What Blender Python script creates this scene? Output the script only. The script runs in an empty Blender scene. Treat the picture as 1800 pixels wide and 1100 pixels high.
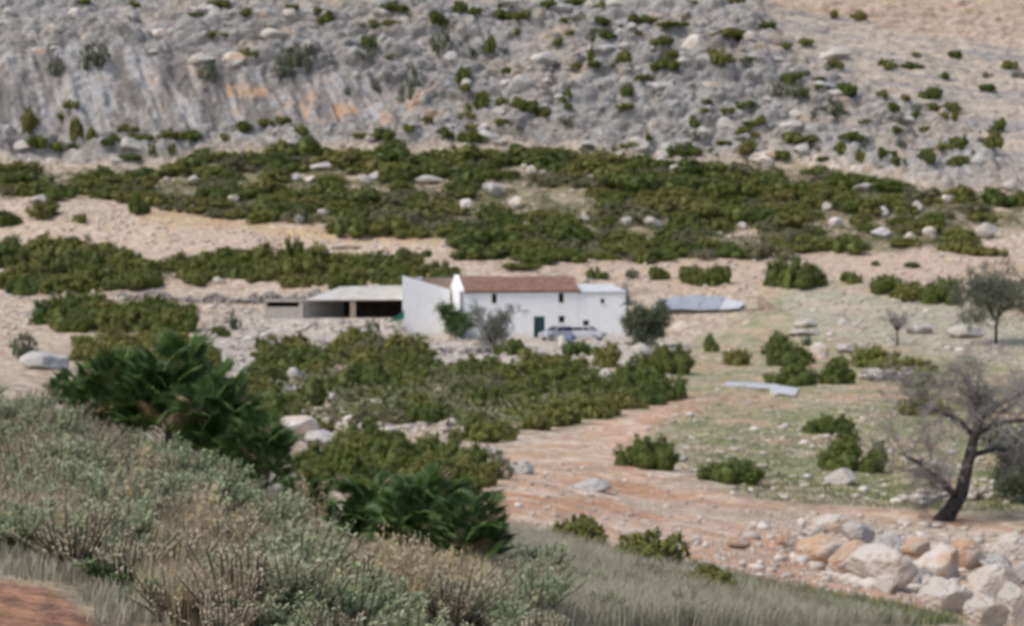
import bpy, math, random
import numpy as np
from mathutils import Vector, Matrix
from mathutils.bvhtree import BVHTree

random.seed(7)
rng = np.random.default_rng(7)
SC = bpy.context.scene
COL = SC.collection

# ------------------------------------------------------------------ camera, sky, sun, exposure
F = 3000.0                      # focal length in photo pixels (photo is 1800 x 1100)
TH = math.atan(110.0 / F)       # camera looks slightly down: horizon is at photo row 440
CT, ST = math.cos(TH), math.sin(TH)
cam = bpy.data.cameras.new('camera')
cam.sensor_width = 36.0
cam.lens = F / 1800.0 * 36.0
cam.clip_start = 0.2
cam.clip_end = 3000.0
cam.dof.use_dof = True          # the photographer's lens was focused far too near: everything is soft
cam.dof.focus_distance = 2.6
cam.dof.aperture_fstop = 10.0
camo = bpy.data.objects.new('camera', cam)
COL.objects.link(camo)
camo.location = (0, 0, 0)
camo.rotation_euler = (math.pi / 2 - TH, 0, 0)
SC.camera = camo

SUN_EL, SUN_AZ = 54.0, 236.0    # azimuth from +Y (view direction), clockwise: behind and to the left
w = bpy.data.worlds.new('World')
SC.world = w
w.use_nodes = True
nt = w.node_tree
bg = nt.nodes['Background']
sky = nt.nodes.new('ShaderNodeTexSky')
sky.sky_type = 'NISHITA'
sky.sun_disc = False
sky.sun_elevation = math.radians(SUN_EL)
sky.sun_rotation = math.radians(SUN_AZ)
sky.air_density = 1.0
sky.dust_density = 3.0
sky.ozone_density = 0.6
nt.links.new(sky.outputs[0], bg.inputs[0])
bg.inputs[1].default_value = 0.15
sun = bpy.data.lights.new('sun', 'SUN')
sun.energy = 1.7
sun.angle = math.radians(18)
sun.color = (1.0, 0.95, 0.88)
suno = bpy.data.objects.new('sun', sun)
COL.objects.link(suno)
az, el = math.radians(SUN_AZ), math.radians(SUN_EL)
sd = Vector((math.sin(az) * math.cos(el), math.cos(az) * math.cos(el), math.sin(el)))
suno.rotation_euler = sd.to_track_quat('Z', 'Y').to_euler()
suno.location = (-60, -60, 120)
SC.view_settings.view_transform = 'Standard'
SC.view_settings.look = 'None'
SC.view_settings.exposure = 0.30
SC.view_settings.gamma = 1.0
SC.cycles.max_bounces = 5
SC.cycles.diffuse_bounces = 3
SC.cycles.use_denoising = True

# ------------------------------------------------------------------ pixel <-> place
def dirz(v):
    t = (550.0 - v) / F
    return (t * CT - ST) / (CT + t * ST)

def ray(u, v):
    t = (550.0 - v) / F
    k = CT + t * ST
    return Vector(((u - 900.0) / F / k, 1.0, (t * CT - ST) / k))

def proj(x, y, z):
    dep = y * CT - z * ST
    up = y * ST + z * CT
    return 900.0 + F * x / dep, 550.0 - F * up / dep

def at(u, v, d):
    return ray(u, v) * d

# ------------------------------------------------------------------ noise
def _h(ix, iy, iz, s):
    h = (ix.astype(np.uint32) * np.uint32(374761393) + iy.astype(np.uint32) * np.uint32(668265263)
         + iz.astype(np.uint32) * np.uint32(2147483647) + np.uint32((s * 974711 + 12345) & 0xffffffff))
    h = (h ^ (h >> np.uint32(13))) * np.uint32(1274126177)
    h = (h ^ (h >> np.uint32(16))) * np.uint32(2246822519)
    return (h ^ (h >> np.uint32(15)))

def vnoise(x, y, z, s=0):
    fx, fy, fz = np.floor(x), np.floor(y), np.floor(z)
    ix, iy, iz = fx.astype(np.int64), fy.astype(np.int64), fz.astype(np.int64)
    tx, ty, tz = x - fx, y - fy, z - fz
    tx = tx * tx * (3 - 2 * tx); ty = ty * ty * (3 - 2 * ty); tz = tz * tz * (3 - 2 * tz)
    def g(a, b, c):
        return _h(ix + a, iy + b, iz + c, s) / 4294967295.0
    a = g(0, 0, 0) * (1 - tx) + g(1, 0, 0) * tx
    b = g(0, 1, 0) * (1 - tx) + g(1, 1, 0) * tx
    c = g(0, 0, 1) * (1 - tx) + g(1, 0, 1) * tx
    d = g(0, 1, 1) * (1 - tx) + g(1, 1, 1) * tx
    return ((a * (1 - ty) + b * ty) * (1 - tz) + (c * (1 - ty) + d * ty) * tz) * 2 - 1

def fbm(x, y, z, o=4, s=0, gain=0.5):
    t = np.zeros_like(x); a = 1.0; n = 0.0; k = 1.0
    for i in range(o):
        t += a * vnoise(x * k + i * 7.3, y * k + i * 3.1, z * k + i * 5.7, s + i)
        n += a; a *= gain; k *= 2.03
    return t / n

def worley(x, y, z, s=0):
    ix, iy, iz = [np.floor(q).astype(np.int64) for q in (x, y, z)]
    f1 = np.full(x.shape, 9.0); f2 = np.full(x.shape, 9.0); cid = np.zeros(x.shape)
    for a in (-1, 0, 1):
        for b in (-1, 0, 1):
            for c in (-1, 0, 1):
                jx, jy, jz = ix + a, iy + b, iz + c
                h = _h(jx, jy, jz, s)
                px = jx + (h & np.uint32(1023)) / 1023.0
                py = jy + ((h >> np.uint32(10)) & np.uint32(1023)) / 1023.0
                pz = jz + ((h >> np.uint32(20)) & np.uint32(1023)) / 1023.0
                d = np.sqrt((px - x) ** 2 + (py - y) ** 2 + (pz - z) ** 2)
                m = d < f1
                f2 = np.where(m, f1, np.minimum(f2, d))
                cid = np.where(m, (h % np.uint32(997)) / 997.0, cid)
                f1 = np.where(m, d, f1)
    return f1, f2, cid

def inpoly(u, v, poly):
    r = np.zeros(np.shape(u), bool)
    n = len(poly)
    for i in range(n):
        (x0, y0), (x1, y1) = poly[i], poly[(i + 1) % n]
        if y0 == y1:
            continue
        c = ((v >= min(y0, y1)) & (v < max(y0, y1)))
        r ^= c & (u < (x1 - x0) * (v - y0) / (y1 - y0) + x0)
    return r

def sstep(a, b, x):
    t = np.clip((x - a) / (b - a), 0, 1)
    return t * t * (3 - 2 * t)

# ------------------------------------------------------------------ terrain: profiles (photo row, distance in metres) per column
PROF = {
 -300: [(1100,7.6),(910,13),(670,27),(630,75),(615,105),(590,160),(510,210),(430,237),(385,249),(270,296),(230,302),(110,312),(60,320),(0,334),(-60,365)],
 0:    [(1100,8),(900,14),(722,24),(672,68),(630,103),(590,168),(510,212),(430,238),(385,250),(275,296),(235,302),(110,312),(60,320),(0,336),(-60,366)],
 300:  [(1100,8.6),(985,12.5),(850,18.5),(780,30),(700,68),(640,112),(590,167),(510,212),(430,238),(385,252),(290,293),(230,303),(105,315),(45,326),(0,340),(-60,370)],
 600:  [(1100,9.6),(1030,13),(985,17.0),(872,33),(780,58),(700,95),(640,135),(592,178),(545,193),(500,206),(470,221),(420,243),(380,255),(300,285),(240,303),(190,309),(100,320),(40,334),(0,348),(-60,380)],
 900:  [(1100,12),(1030,15.5),(965,20),(880,36),(820,50),(760,73),(700,100),(640,137),(597,180),(580,190),(500,204),(460,224),(380,252),(300,284),(250,300),(180,311),(100,326),(40,342),(0,356),(-60,390)],
 1200: [(1100,14.5),(1040,18),(1000,22),(948,34),(900,42),(830,55),(780,68),(720,92),(680,113),(620,155),(592,182),(545,196),(490,212),(450,230),(380,255),(290,288),(260,298),(200,309),(120,326),(60,342),(0,365),(-60,400)],
 1500: [(1100,19.5),(1068,22.5),(1000,34),(930,44),(860,55),(780,71),(700,103),(650,132),(600,165),(540,195),(490,213),(450,230),(380,255),(310,280),(280,291),(200,312),(120,335),(70,357),(45,364),(0,370),(-60,386)],
 1800: [(1100,27),(1040,32),(980,39),(915,48),(860,57),(780,74),(700,103),(640,137),(600,162),(540,192),(490,212),(440,233),(350,268),(280,292),(200,318),(110,352),(75,363),(0,372),(-60,392)],
 2100: [(1100,30),(1040,34),(980,40),(915,49),(860,58),(780,75),(700,104),(640,138),(600,163),(540,192),(490,212),(440,233),(350,268),(280,292),(200,318),(110,350),(60,362),(0,374),(-60,396)],
}
DG = np.arange(0, 760, 0.5)
UK = np.array(sorted(PROF))
TAB = []
for uk in UK:
    pts = PROF[uk]
    dd = [d for v, d in pts]; zz = [dirz(v) * d for v, d in pts]
    dd = [0.0, 3.0] + dd + [450.0, 540.0, 760.0]
    zl = zz[-1]
    zz = [-1.6, -1.62] + zz + [zl + 16, zl + 28, zl + 34]
    z = np.interp(DG, dd, zz)
    for wdt, lo in ((5, 0), (9, 120)):          # soften the joints of the profile
        k = np.hanning(wdt + 2)[1:-1]; k /= k.sum()
        zs = np.convolve(np.pad(z, wdt, mode='edge'), k, 'same')[wdt:-wdt]
        z = np.where(DG > max(lo, 5), zs, z)
    TAB.append(z)
TAB = np.array(TAB)
UF = np.arange(-300, 2101, 25.0)
def _catmull(tab):
    out = []
    for u in UF:
        i = int(np.clip(np.searchsorted(UK, u, 'right') - 1, 0, len(UK) - 2))
        t = (u - UK[i]) / (UK[i + 1] - UK[i])
        p0, p1, p2, p3 = tab[max(i - 1, 0)], tab[i], tab[i + 1], tab[min(i + 2, len(UK) - 1)]
        m1, m2 = (p2 - p0) * 0.5 * 0.6, (p3 - p1) * 0.5 * 0.6
        out.append((2*t**3-3*t*t+1)*p1 + (t**3-2*t*t+t)*m1 + (-2*t**3+3*t*t)*p2 + (t**3-t*t)*m2)
    return np.array(out)
TF = _catmull(TAB)

HOUSE_Z = -9.35
HA = math.radians(13.0)
HO = Vector(((808 - 900) / F * 181.0, 181.0, HOUSE_Z))   # front left corner of the farmhouse

def hbase(x, y):
    x = np.asarray(x, float); y = np.asarray(y, float)
    yy = np.maximum(y, 1.0)
    u = np.clip(900 + F * x / yy, -300, 2099.9)
    d = np.clip(yy, 0, 759)
    iu = np.floor((u + 300) / 25).astype(int); tu = (u + 300) / 25 - iu
    idd = np.floor(d / 0.5).astype(int); td = d / 0.5 - idd
    idd = np.minimum(idd, len(DG) - 2); iu = np.minimum(iu, len(UF) - 2)
    z = (TF[iu, idd] * (1 - tu) + TF[iu + 1, idd] * tu) * (1 - td) + (TF[iu, idd + 1] * (1 - tu) + TF[iu + 1, idd + 1] * tu) * td
    amp = 0.05 + 0.12 * sstep(25, 60, y) + 0.35 * sstep(200, 260, y)
    z = z + amp * fbm(x * 0.22, y * 0.22, z * 0, 4, 11)
    z = z + 0.04 * fbm(x * 1.3, y * 1.3, z * 0, 2, 15) * sstep(6, 12, y)
    # level yard under farmhouse and shed
    lx = (x - HO.x) * math.cos(HA) + (y - HO.y) * math.sin(HA)
    ly = -(x - HO.x) * math.sin(HA) + (y - HO.y) * math.cos(HA)
    dx = np.maximum(np.maximum(-7.0 - lx, lx - 19.5), 0); dy = np.maximum(np.maximum(-4.5 - ly, ly - 8.5), 0)
    wgt = 1 - sstep(0, 6.5, np.sqrt(dx * dx + dy * dy))
    z = z * (1 - wgt) + (HOUSE_Z + 0.05 * fbm(x * .6, y * .6, z * 0, 2, 3)) * wgt
    sx = np.maximum(np.maximum(-27 - x, (x + 12.6) * 2.2), 0); sy = np.maximum(np.maximum(183.4 - y, y - 191), 0)
    wgt = 1 - sstep(0, 5, np.sqrt(sx * sx + sy * sy))
    z = z * (1 - wgt) + (-7.35 + 0.06 * fbm(x * .6, y * .6, z * 0, 2, 4)) * wgt
    return z

ucols = np.concatenate([np.arange(-6000, -1200, 400), np.arange(-1200, -250, 50), np.arange(-250, 2050, 4.0), np.arange(2050, 3000, 50), np.arange(3000, 7800, 400)])
drows = np.concatenate([np.arange(0.6, 4, 0.5), np.arange(4, 30, 0.2), np.arange(30, 110, 0.5), np.arange(110, 200, 0.7), np.arange(200, 296, 0.5),
                        np.arange(296, 345, 0.17), np.arange(345, 402, 0.32), np.arange(402, 440, 2.0), np.arange(440, 755, 15.0)])
UU, DD = np.meshgrid(ucols, drows)
X = (UU - 900) / F * DD
Y = DD.copy()
Z = hbase(X, Y)
PU, PV = proj(X, Y, Z)

BASE_LINE = [(-400,288),(0,286),(150,298),(290,292),(330,275),(540,262),(700,268),(900,260),(1000,266),(1120,278),(1230,288),(1330,288),(1430,294),(1480,300),(1570,320),(1700,335),(1800,345),(2300,350)]
bl_u, bl_v = zip(*BASE_LINE)
wu = 16 * fbm(X * .12, Y * .12, Z * .12, 3, 21); wv = 12 * fbm(X * .15, Y * .15, Z * .15, 3, 22)
MU, MV = PU + wu, PV + wv
inside = (PU > -700) & (PU < 2500)
rock = sstep(-8, 14, np.interp(MU, bl_u, bl_v) - MV)
SLAB_L = [(-400,70),(0,95),(120,70),(330,105),(560,125),(720,140),(740,225),(500,232),(380,238),(200,245),(0,232),(-400,220)]
SLAB_R = [(1330,-120),(2500,-120),(2500,345),(1800,318),(1720,262),(1620,200),(1500,150),(1400,110),(1340,40)]
def soft(poly, r=14.0):
    a = np.zeros(X.shape)
    for ox, oy in ((-r, 0), (r, 0), (0, -r * .6), (0, r * .6), (0, 0)):
        a += inpoly(MU + ox, MV + oy, poly)
    return a / 5.0
slabL = soft(SLAB_L); slabR = soft(SLAB_R)

# normals of the smooth terrain, then real relief along them
gx = np.stack([np.gradient(X, axis=1), np.gradient(Y, axis=1), np.gradient(Z, axis=1)], -1)
gd = np.stack([np.gradient(X, axis=0), np.gradient(Y, axis=0), np.gradient(Z, axis=0)], -1)
N = np.cross(gx, gd); N /= np.linalg.norm(N, axis=-1, keepdims=True) + 1e-9
sel = (rock > 0.01) & inside
xs, ys, zs = X[sel], Y[sel], Z[sel]
tl = zs + 0.13 * xs                             # beds dip gently to the right
wx = xs + 1.3 * fbm(xs * .3, ys * .3, zs * .3, 3, 40); wt = tl + 0.8 * fbm(xs * .3 + 9, ys * .3, zs * .3, 3, 41)
f1, f2, c1 = worley(wx * .16, ys * .19, wt * .46, 5)
g1, g2, c2 = worley(wx * .45, ys * .5, wt * 1.15, 6)
def block(a, b_, c, k): return (1 - np.exp(-(b_ - a) * k)) * (.35 + .9 * c) + .35 * (1 - np.clip(a, 0, 1) ** 2)
lump = 2.2 * block(f1, f2, c1, 3.6) + .95 * block(g1, g2, c2, 3.0) - 1.7
lump += 1.8 * fbm(xs * .06, ys * .06, tl * .11, 3, 46)
lg = tl * .22 + .5 * fbm(xs * .07, ys * .07, zs * .1, 3, 47)
lgf = lg - np.floor(lg); lump += 1.7 * np.minimum(lgf * 1.3, (1 - lgf) * 5)
sx_ = xs + 0.45 * zs
flute = 1.1 * fbm(sx_ * .33, ys * .1, zs * .05, 4, 50, .6) + 0.5 * (np.abs(fbm(sx_ * .8, ys * .2, zs * .07, 3, 51)) - .25) + 0.25 * fbm(xs * .9, ys * .9, zs * .9, 3, 52)
beds = tl * 1.1 + 0.5 * fbm(xs * .08, ys * .08, zs * .2, 3, 60)
led = (beds - np.floor(beds)); led = np.minimum(led * 1.6, (1 - led) * 5)
strata = 0.42 * led + 0.5 * fbm(xs * .25, ys * .25, tl * 1.2, 4, 61) + 0.35 * np.clip(1 - g1 * 1.4, 0, 1) * (c2 > .55)
sl, sr = slabL[sel], slabR[sel]
flute *= 2.1
flute += 1.2 * fbm(xs * .07, ys * .07, zs * .09, 3, 54)
strata *= 1.5
disp = lump * (1 - sl) * (1 - sr * .85) + flute * sl * (1 - sr) + strata * sr
disp *= rock[sel]
D = np.zeros(X.shape); D[sel] = disp
# the cut earth bank and small roughness on the lower hill
mid = inside & (PV < 520) & (rock < .99)
D[mid] += (0.22 * fbm(X[mid] * .8, Y[mid] * .8, Z[mid] * .8, 4, 70)) * (1 - rock[mid])
P3 = np.stack([X, Y, Z], -1) + N * D[..., None]

# ground colours: what the ground itself is made of
def c3(r, g, b): return np.array([r, g, b])
Cc = np.zeros(X.shape + (3,)); Cc[:] = c3(.42, .325, .235)
def lay(mask, col, amt=1.0):
    m = np.clip(mask * amt, 0, 1)[..., None]
    Cc[:] = Cc * (1 - m) + np.asarray(col) * m
nA = fbm(X * .35, Y * .35, Z * .35, 4, 80); nB = fbm(X * 1.1, Y * 1.1, Z * 1.1, 4, 81); nC = fbm(X * .09, Y * .09, Z * .09, 3, 82)
nD = fbm(X * 3.0, Y * 3.0, Z * 3.0, 3, 83)
lay(sstep(-.05, .25, nB), c3(.50, .425, .34), .85)
lay(sstep(.05, .3, nA), c3(.33, .275, .2), .7)
lay(sstep(.1, .3, nD), c3(.58, .52, .45), .55)
lay(sstep(.12, .3, -nD), c3(.29, .225, .165), .5)
CUT = [(240,372),(300,360),(420,388),(560,402),(700,412),(780,420),(770,436),(640,428),(470,412),(330,402),(250,395)]
lay(soft(CUT, 10), c3(.47, .33, .19), .75); lay(soft(CUT, 8) * sstep(0, .4, nA), c3(.50, .40, .22), .8); lay(soft(CUT, 8) * sstep(.1, .4, -nB), c3(.36, .30, .25), .5)
TRACK = [(-400,360),(0,385),(240,385),(480,415),(780,435),(800,462),(560,450),(420,438),(250,450),(180,432),(0,425),(-400,420)]
lay(soft(TRACK, 14), c3(.50, .395, .295), .8)
TER2 = [(940,452),(1100,455),(1440,448),(1700,450),(2300,455),(2300,500),(1700,500),(1440,478),(1340,520),(1050,500)]
lay(soft(TER2, 12), c3(.48, .38, .285), .8); lay(soft(TER2, 12) * sstep(.1, .4, nB), c3(.44, .29, .2), .5)
MEADOW = [(1180,640),(1240,600),(1380,500),(1560,510),(1700,540),(2300,540),(2300,900),(1850,900),(1620,895),(1340,880),(1160,800),(1000,770),(1060,725),(1190,690)]
gm = soft(MEADOW, 22)
lay(gm, c3(.36, .32, .21), .85); lay(gm * sstep(-.15, .2, nA), c3(.25, .265, .13), .8); lay(gm * sstep(.05, .3, nB), c3(.48, .39, .29), .65)
lay(gm * sstep(.12, .3, -nA + .3 * nB), c3(.46, .31, .2), .7)
lay(soft([(1380,505),(1600,520),(1800,560),(1800,640),(1450,600),(1380,560)], 16), c3(.42, .40, .345), .5)
YARD = [(380,560),(480,540),(710,560),(790,600),(1100,590),(1200,600),(1180,640),(980,640),(760,640),(720,600),(520,612),(480,660),(560,720),(430,720),(350,650)]
lay(soft(YARD, 16), c3(.46, .42, .37), .8)
PATH = [(840,860),(900,800),(1060,740),(1220,690),(1250,705),(1120,760),(1090,800),(1180,850),(1340,885),(1640,905),(1850,940),(2300,950),(2300,1200),(1760,1100),(1640,1075),(1300,1020),(1120,990),(900,930),(820,890)]
pm = soft(PATH, 12)
lay(pm, c3(.51, .35, .245), .95); lay(pm * sstep(-.12, .2, nA + .4 * nB), c3(.46, .25, .145), .8); lay(pm * sstep(.05, .3, nB), c3(.58, .49, .40), .6)
ORANGE = [(1180,985),(1300,940),(1420,930),(1560,1000),(1640,1060),(1600,1085),(1400,1040),(1250,1010)]
lay(soft(ORANGE, 14) * sstep(-.4, .25, nB), c3(.48, .27, .165), .75)
TRK = [(1080,868),(1300,890),(1560,910),(1850,945),(1850,965),(1500,940),(1300,915),(1100,895)]
lay(soft(TRK, 8), c3(.44, .37, .29), .7)
near = 1 - sstep(21, 27, Y) * 1.0
near = np.where(PU > 1500, near * 0.4, near)
lay(near, c3(.25, .21, .15), .95); lay(near * sstep(0, .5, nD), c3(.33, .29, .2), .7); lay(near * sstep(.1, .5, nB), c3(.19, .19, .11), .6)
BARE = [(-300,1015),(0,1020),(90,1035),(170,1090),(180,1200),(-300,1200)]
lay(soft(BARE, 10), c3(.30, .155, .095), .92)
LITTER = [(230,960),(420,960),(470,1010),(420,1040),(260,1010)]
lay(soft(LITTER, 12), c3(.42, .29, .2), .6)
UPL = [(-400,292),(0,290),(150,300),(290,296),(330,276),(540,264),(700,270),(900,262),(1120,280),(1330,294),(1480,302),(1570,322),(1700,338),(1800,348),(2300,350),(2300,400),(1745,402),(1690,440),(1300,450),(950,454),(820,450),(790,422),(560,396),(400,382),(300,364),(200,350),(0,340),(-400,340)]
lay(soft(UPL, 10) * (1 - rock) * sstep(-.35, .05, nA + .3 * nB), c3(.19, .175, .095), .85)
lay(soft([(480,612),(620,604),(735,612),(745,645),(1100,655),(1170,682),(1070,718),(880,765),(700,732),(470,738),(400,692)], 10) * sstep(-.1, .2, nB), c3(.2, .18, .10), .7)
# limestone
r_ = rock
Rc = np.zeros(Cc.shape); Rc[:] = c3(.325, .31, .292)
def layr(mask, col, amt=1.0):
    m = np.clip(mask * amt, 0, 1)[..., None]; Rc[:] = Rc * (1 - m) + np.asarray(col) * m
layr(sstep(-.1, .25, nA), c3(.42, .405, .385), .8); layr(sstep(.0, .25, -nB), c3(.23, .22, .21), .55); layr(sstep(.1, .3, nD), c3(.46, .455, .45), .3); layr(sstep(.12, .3, -nD), c3(.22, .22, .22), .3)
W1 = np.zeros(X.shape); W1[sel] = sstep(.12, .0, f2 - f1) if False else 1 - sstep(.02, .16, f2 - f1)
layr(W1 * sstep(-.1, .3, nC), c3(.38, .315, .255), .5)
LG = np.zeros(X.shape); LG[sel] = sstep(.3, .05, lgf) if False else 1 - sstep(.08, .34, lgf)
layr(LG * sstep(-.1, .2, nA) * (1 - slabL), c3(.39, .325, .265), .45)
layr(sstep(.15, .4, nC + .35 * nA), c3(.40, .35, .295), .55)
FL = np.zeros(X.shape); FL[sel] = fbm(sx_ * .5, ys * .15, zs * .06, 4, 90, .6)
layr(slabL, c3(.29, .265, .245), .65); layr(slabL * sstep(.0, .18, FL), c3(.42, .415, .41), .8); layr(slabL * sstep(.02, .2, -FL), c3(.17, .16, .155), .8)
ORS = [(260,120),(360,125),(480,150),(580,170),(640,180),(760,170),(800,190),(760,225),(600,210),(450,205),(300,170)]
layr(soft(ORS, 18) * sstep(.08, .4, nA * .7 + FL * .5 + .1), c3(.52, .34, .21), .85)
layr(sstep(.34, .55, nA + .2 * nC) * (1 - slabR), c3(.48, .34, .23), .5)
ST_ = np.zeros(X.shape); ST_[sel] = fbm(xs * .06, ys * .06, tl * 1.3, 4, 95, .6)
layr(slabR, c3(.46, .40, .335), .9); layr(slabR * sstep(.0, .22, ST_), c3(.31, .30, .295), .75); layr(slabR * sstep(.03, .25, -ST_), c3(.50, .43, .35), .7)
TOPO = [(1320,-60),(2300,-120),(2300,90),(1800,90),(1640,70),(1480,30),(1340,20)]
layr(soft(TOPO, 8), c3(.53, .39, .29), .75); layr(soft(TOPO, 8) * sstep(.05, .35, ST_), c3(.56, .47, .38), .6)
Cc = Cc * (1 - r_[..., None]) + Rc * .88 * r_[..., None]
Cc *= (.95 + (0.28 - .16 * r_) * nD + .16 * nB)[..., None]
Cc = np.clip(Cc, .02, .8)

def new_mesh(name, verts, faces, mats=(), smooth=False, mi=None):
    me = bpy.data.meshes.new(name)
    verts = np.asarray(verts, np.float32)
    faces = np.asarray(faces, np.int32)
    nf, k = faces.shape
    me.vertices.add(len(verts)); me.vertices.foreach_set('co', verts.ravel())
    me.loops.add(nf * k); me.loops.foreach_set('vertex_index', faces.ravel())
    me.polygons.add(nf); me.polygons.foreach_set('loop_start', np.arange(0, nf * k, k, dtype=np.int32))
    try:
        me.polygons.foreach_set('loop_total', np.full(nf, k, np.int32))
    except Exception:
        pass
    if mi is not None: me.polygons.foreach_set('material_index', np.asarray(mi, np.int32))
    if smooth: me.polygons.foreach_set('use_smooth', np.ones(nf, bool))
    for m in mats: me.materials.append(m)
    me.update(calc_edges=True); me.validate()
    return me

# ------------------------------------------------------------------ materials
def mat(name, col, rough=0.85, var=None, scale=8.0, bump=0.0, bscale=30.0, island=None, objrand=None, spec=0.3, metal=0.0, attr=None, transl=0.0, tint=None):
    m = bpy.data.materials.new(name); m.use_nodes = True
    t = m.node_tree; L = t.links; b = t.nodes['Principled BSDF']
    b.inputs['Roughness'].default_value = rough
    b.inputs['Specular IOR Level'].default_value = spec
    b.inputs['Metallic'].default_value = metal
    if attr:
        a = t.nodes.new('ShaderNodeAttribute'); a.attribute_name = attr; out = a.outputs['Color']
    else:
        r = t.nodes.new('ShaderNodeRGB'); r.outputs[0].default_value = (*col, 1); out = r.outputs[0]
    tc = t.nodes.new('ShaderNodeTexCoord')
    def mix(fac, c2, out, f=None):
        x = t.nodes.new('ShaderNodeMix'); x.data_type = 'RGBA'
        L.new(out, x.inputs[6]); x.inputs[7].default_value = (*c2, 1)
        if f is None: L.new(fac, x.inputs[0])
        return x.outputs[2]
    if var:
        n = t.nodes.new('ShaderNodeTexNoise'); n.inputs['Scale'].default_value = scale; n.inputs['Detail'].default_value = 5
        L.new(tc.outputs['Object'], n.inputs['Vector'])
        mr = t.nodes.new('ShaderNodeMapRange'); mr.inputs[1].default_value = .42; mr.inputs[2].default_value = .62
        L.new(n.outputs[0], mr.inputs[0]); out = mix(mr.outputs[0], var, out)
    if attr:
        for scl, lo, hi in ((1.6, .80, 1.2), (9.0, .78, 1.22)):
            n = t.nodes.new('ShaderNodeTexNoise'); n.inputs['Scale'].default_value = scl; n.inputs['Detail'].default_value = 6; n.inputs['Roughness'].default_value = .65
            L.new(tc.outputs['Object'], n.inputs['Vector'])
            mr = t.nodes.new('ShaderNodeMapRange'); mr.inputs[1].default_value = .35; mr.inputs[2].default_value = .65; mr.inputs[3].default_value = lo; mr.inputs[4].default_value = hi
            L.new(n.outputs[0], mr.inputs[0])
            x = t.nodes.new('ShaderNodeMix'); x.data_type = 'RGBA'; x.blend_type = 'MULTIPLY'; x.inputs[0].default_value = 1.0
            L.new(out, x.inputs[6]); L.new(mr.outputs[0], x.inputs[7]); out = x.outputs[2]
    if tint:
        ta = t.nodes.new('ShaderNodeAttribute'); ta.attribute_name = 'tint'; out = mix(ta.outputs['Fac'], tint, out)
    if objrand:
        oi = t.nodes.new('ShaderNodeObjectInfo')
        out = mix(oi.outputs['Random'], objrand, out)
    if island:
        ge = t.nodes.new('ShaderNodeNewGeometry')
        pw = t.nodes.new('ShaderNodeMath'); pw.operation = 'POWER'; pw.inputs[1].default_value = 1.6
        L.new(ge.outputs['Random Per Island'], pw.inputs[0]); out = mix(pw.outputs[0], island, out)
    L.new(out, b.inputs['Base Color'])
    if bump:
        n2 = t.nodes.new('ShaderNodeTexNoise'); n2.inputs['Scale'].default_value = bscale; n2.inputs['Detail'].default_value = 6
        L.new(tc.outputs['Object'], n2.inputs['Vector'])
        bp = t.nodes.new('ShaderNodeBump'); bp.inputs['Strength'].default_value = min(bump, 1); bp.inputs['Distance'].default_value = 0.05 * max(bump, 1)
        L.new(n2.outputs[0], bp.inputs['Height']); L.new(bp.outputs[0], b.inputs['Normal'])
    if transl:
        tr = t.nodes.new('ShaderNodeBsdfTranslucent'); L.new(out, tr.inputs[0])
        ms = t.nodes.new('ShaderNodeMixShader'); ms.inputs[0].default_value = transl
        L.new(b.outputs[0], ms.inputs[1]); L.new(tr.outputs[0], ms.inputs[2]); L.new(ms.outputs[0], t.nodes['Material Output'].inputs[0])
    return m

M = {}
M['ground'] = mat('ground', (0, 0, 0), .95, attr='ground_col', bump=3.0, bscale=4.0, spec=.1)
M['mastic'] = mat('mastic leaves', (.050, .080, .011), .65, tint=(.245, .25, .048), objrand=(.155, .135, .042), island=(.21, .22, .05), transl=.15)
M['mastic2'] = mat('mastic leaves dark', (.028, .058, .008), .65, tint=(.135, .17, .03), objrand=(.085, .10, .02), island=(.15, .175, .036), transl=.15)
M['brownbush'] = mat('brown leaves', (.10, .095, .05), .75, tint=(.22, .19, .11), objrand=(.16, .15, .085), island=(.19, .19, .10), transl=.12)
M['scrub'] = mat('dry scrub', (.16, .155, .08), .85, island=(.085, .115, .03))
M['greyleaf'] = mat('grey leaves', (.08, .10, .055), .7, tint=(.16, .18, .11), objrand=(.125, .13, .09), island=(.14, .16, .10), transl=.15)
M['olive'] = mat('olive leaves', (.07, .09, .05), .7, island=(.15, .17, .11), transl=.15)
M['figleaf'] = mat('fresh leaves', (.05, .10, .02), .6, island=(.12, .18, .05), transl=.15)
M['palm'] = mat('palm leaf', (.032, .07, .013), .55, objrand=(.06, .11, .025), island=(.12, .175, .055), transl=.12)
M['palmdry'] = mat('dry palm leaf', (.20, .15, .08), .8, island=(.3, .23, .13))
M['sage'] = mat('silver leaves', (.19, .25, .125), .85, objrand=(.33, .34, .22), island=(.42, .46, .30), transl=.3)
M['browntwig'] = mat('brown twigs', (.25, .225, .15), .9, objrand=(.36, .31, .22), island=(.44, .39, .29), transl=.1)
M['herb'] = mat('herb leaves', (.07, .13, .05), .6, island=(.17, .25, .10), transl=.2)
M['straw'] = mat('dry straw', (.36, .30, .17), .9, objrand=(.46, .37, .23), island=(.58, .50, .33), transl=.2)
M['greygrass'] = mat('grey dry grass', (.28, .265, .20), .9, island=(.43, .40, .31), transl=.2)
M['grass'] = mat('green grass', (.10, .14, .05), .85, island=(.24, .25, .12), transl=.2)
M['twig'] = mat('grey twigs', (.18, .17, .165), .9, island=(.27, .255, .245))
M['bark'] = mat('dark bark', (.032, .028, .026), .95, var=(.07, .062, .056), scale=6, bump=1.5, bscale=14)
M['stem'] = mat('woody stem', (.11, .085, .06), .9)
M['lime'] = mat('limestone', (.47, .455, .43), .9, var=(.34, .33, .315), scale=1.6, objrand=(.44, .40, .355), bump=2.5, bscale=5, spec=.2)
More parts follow.
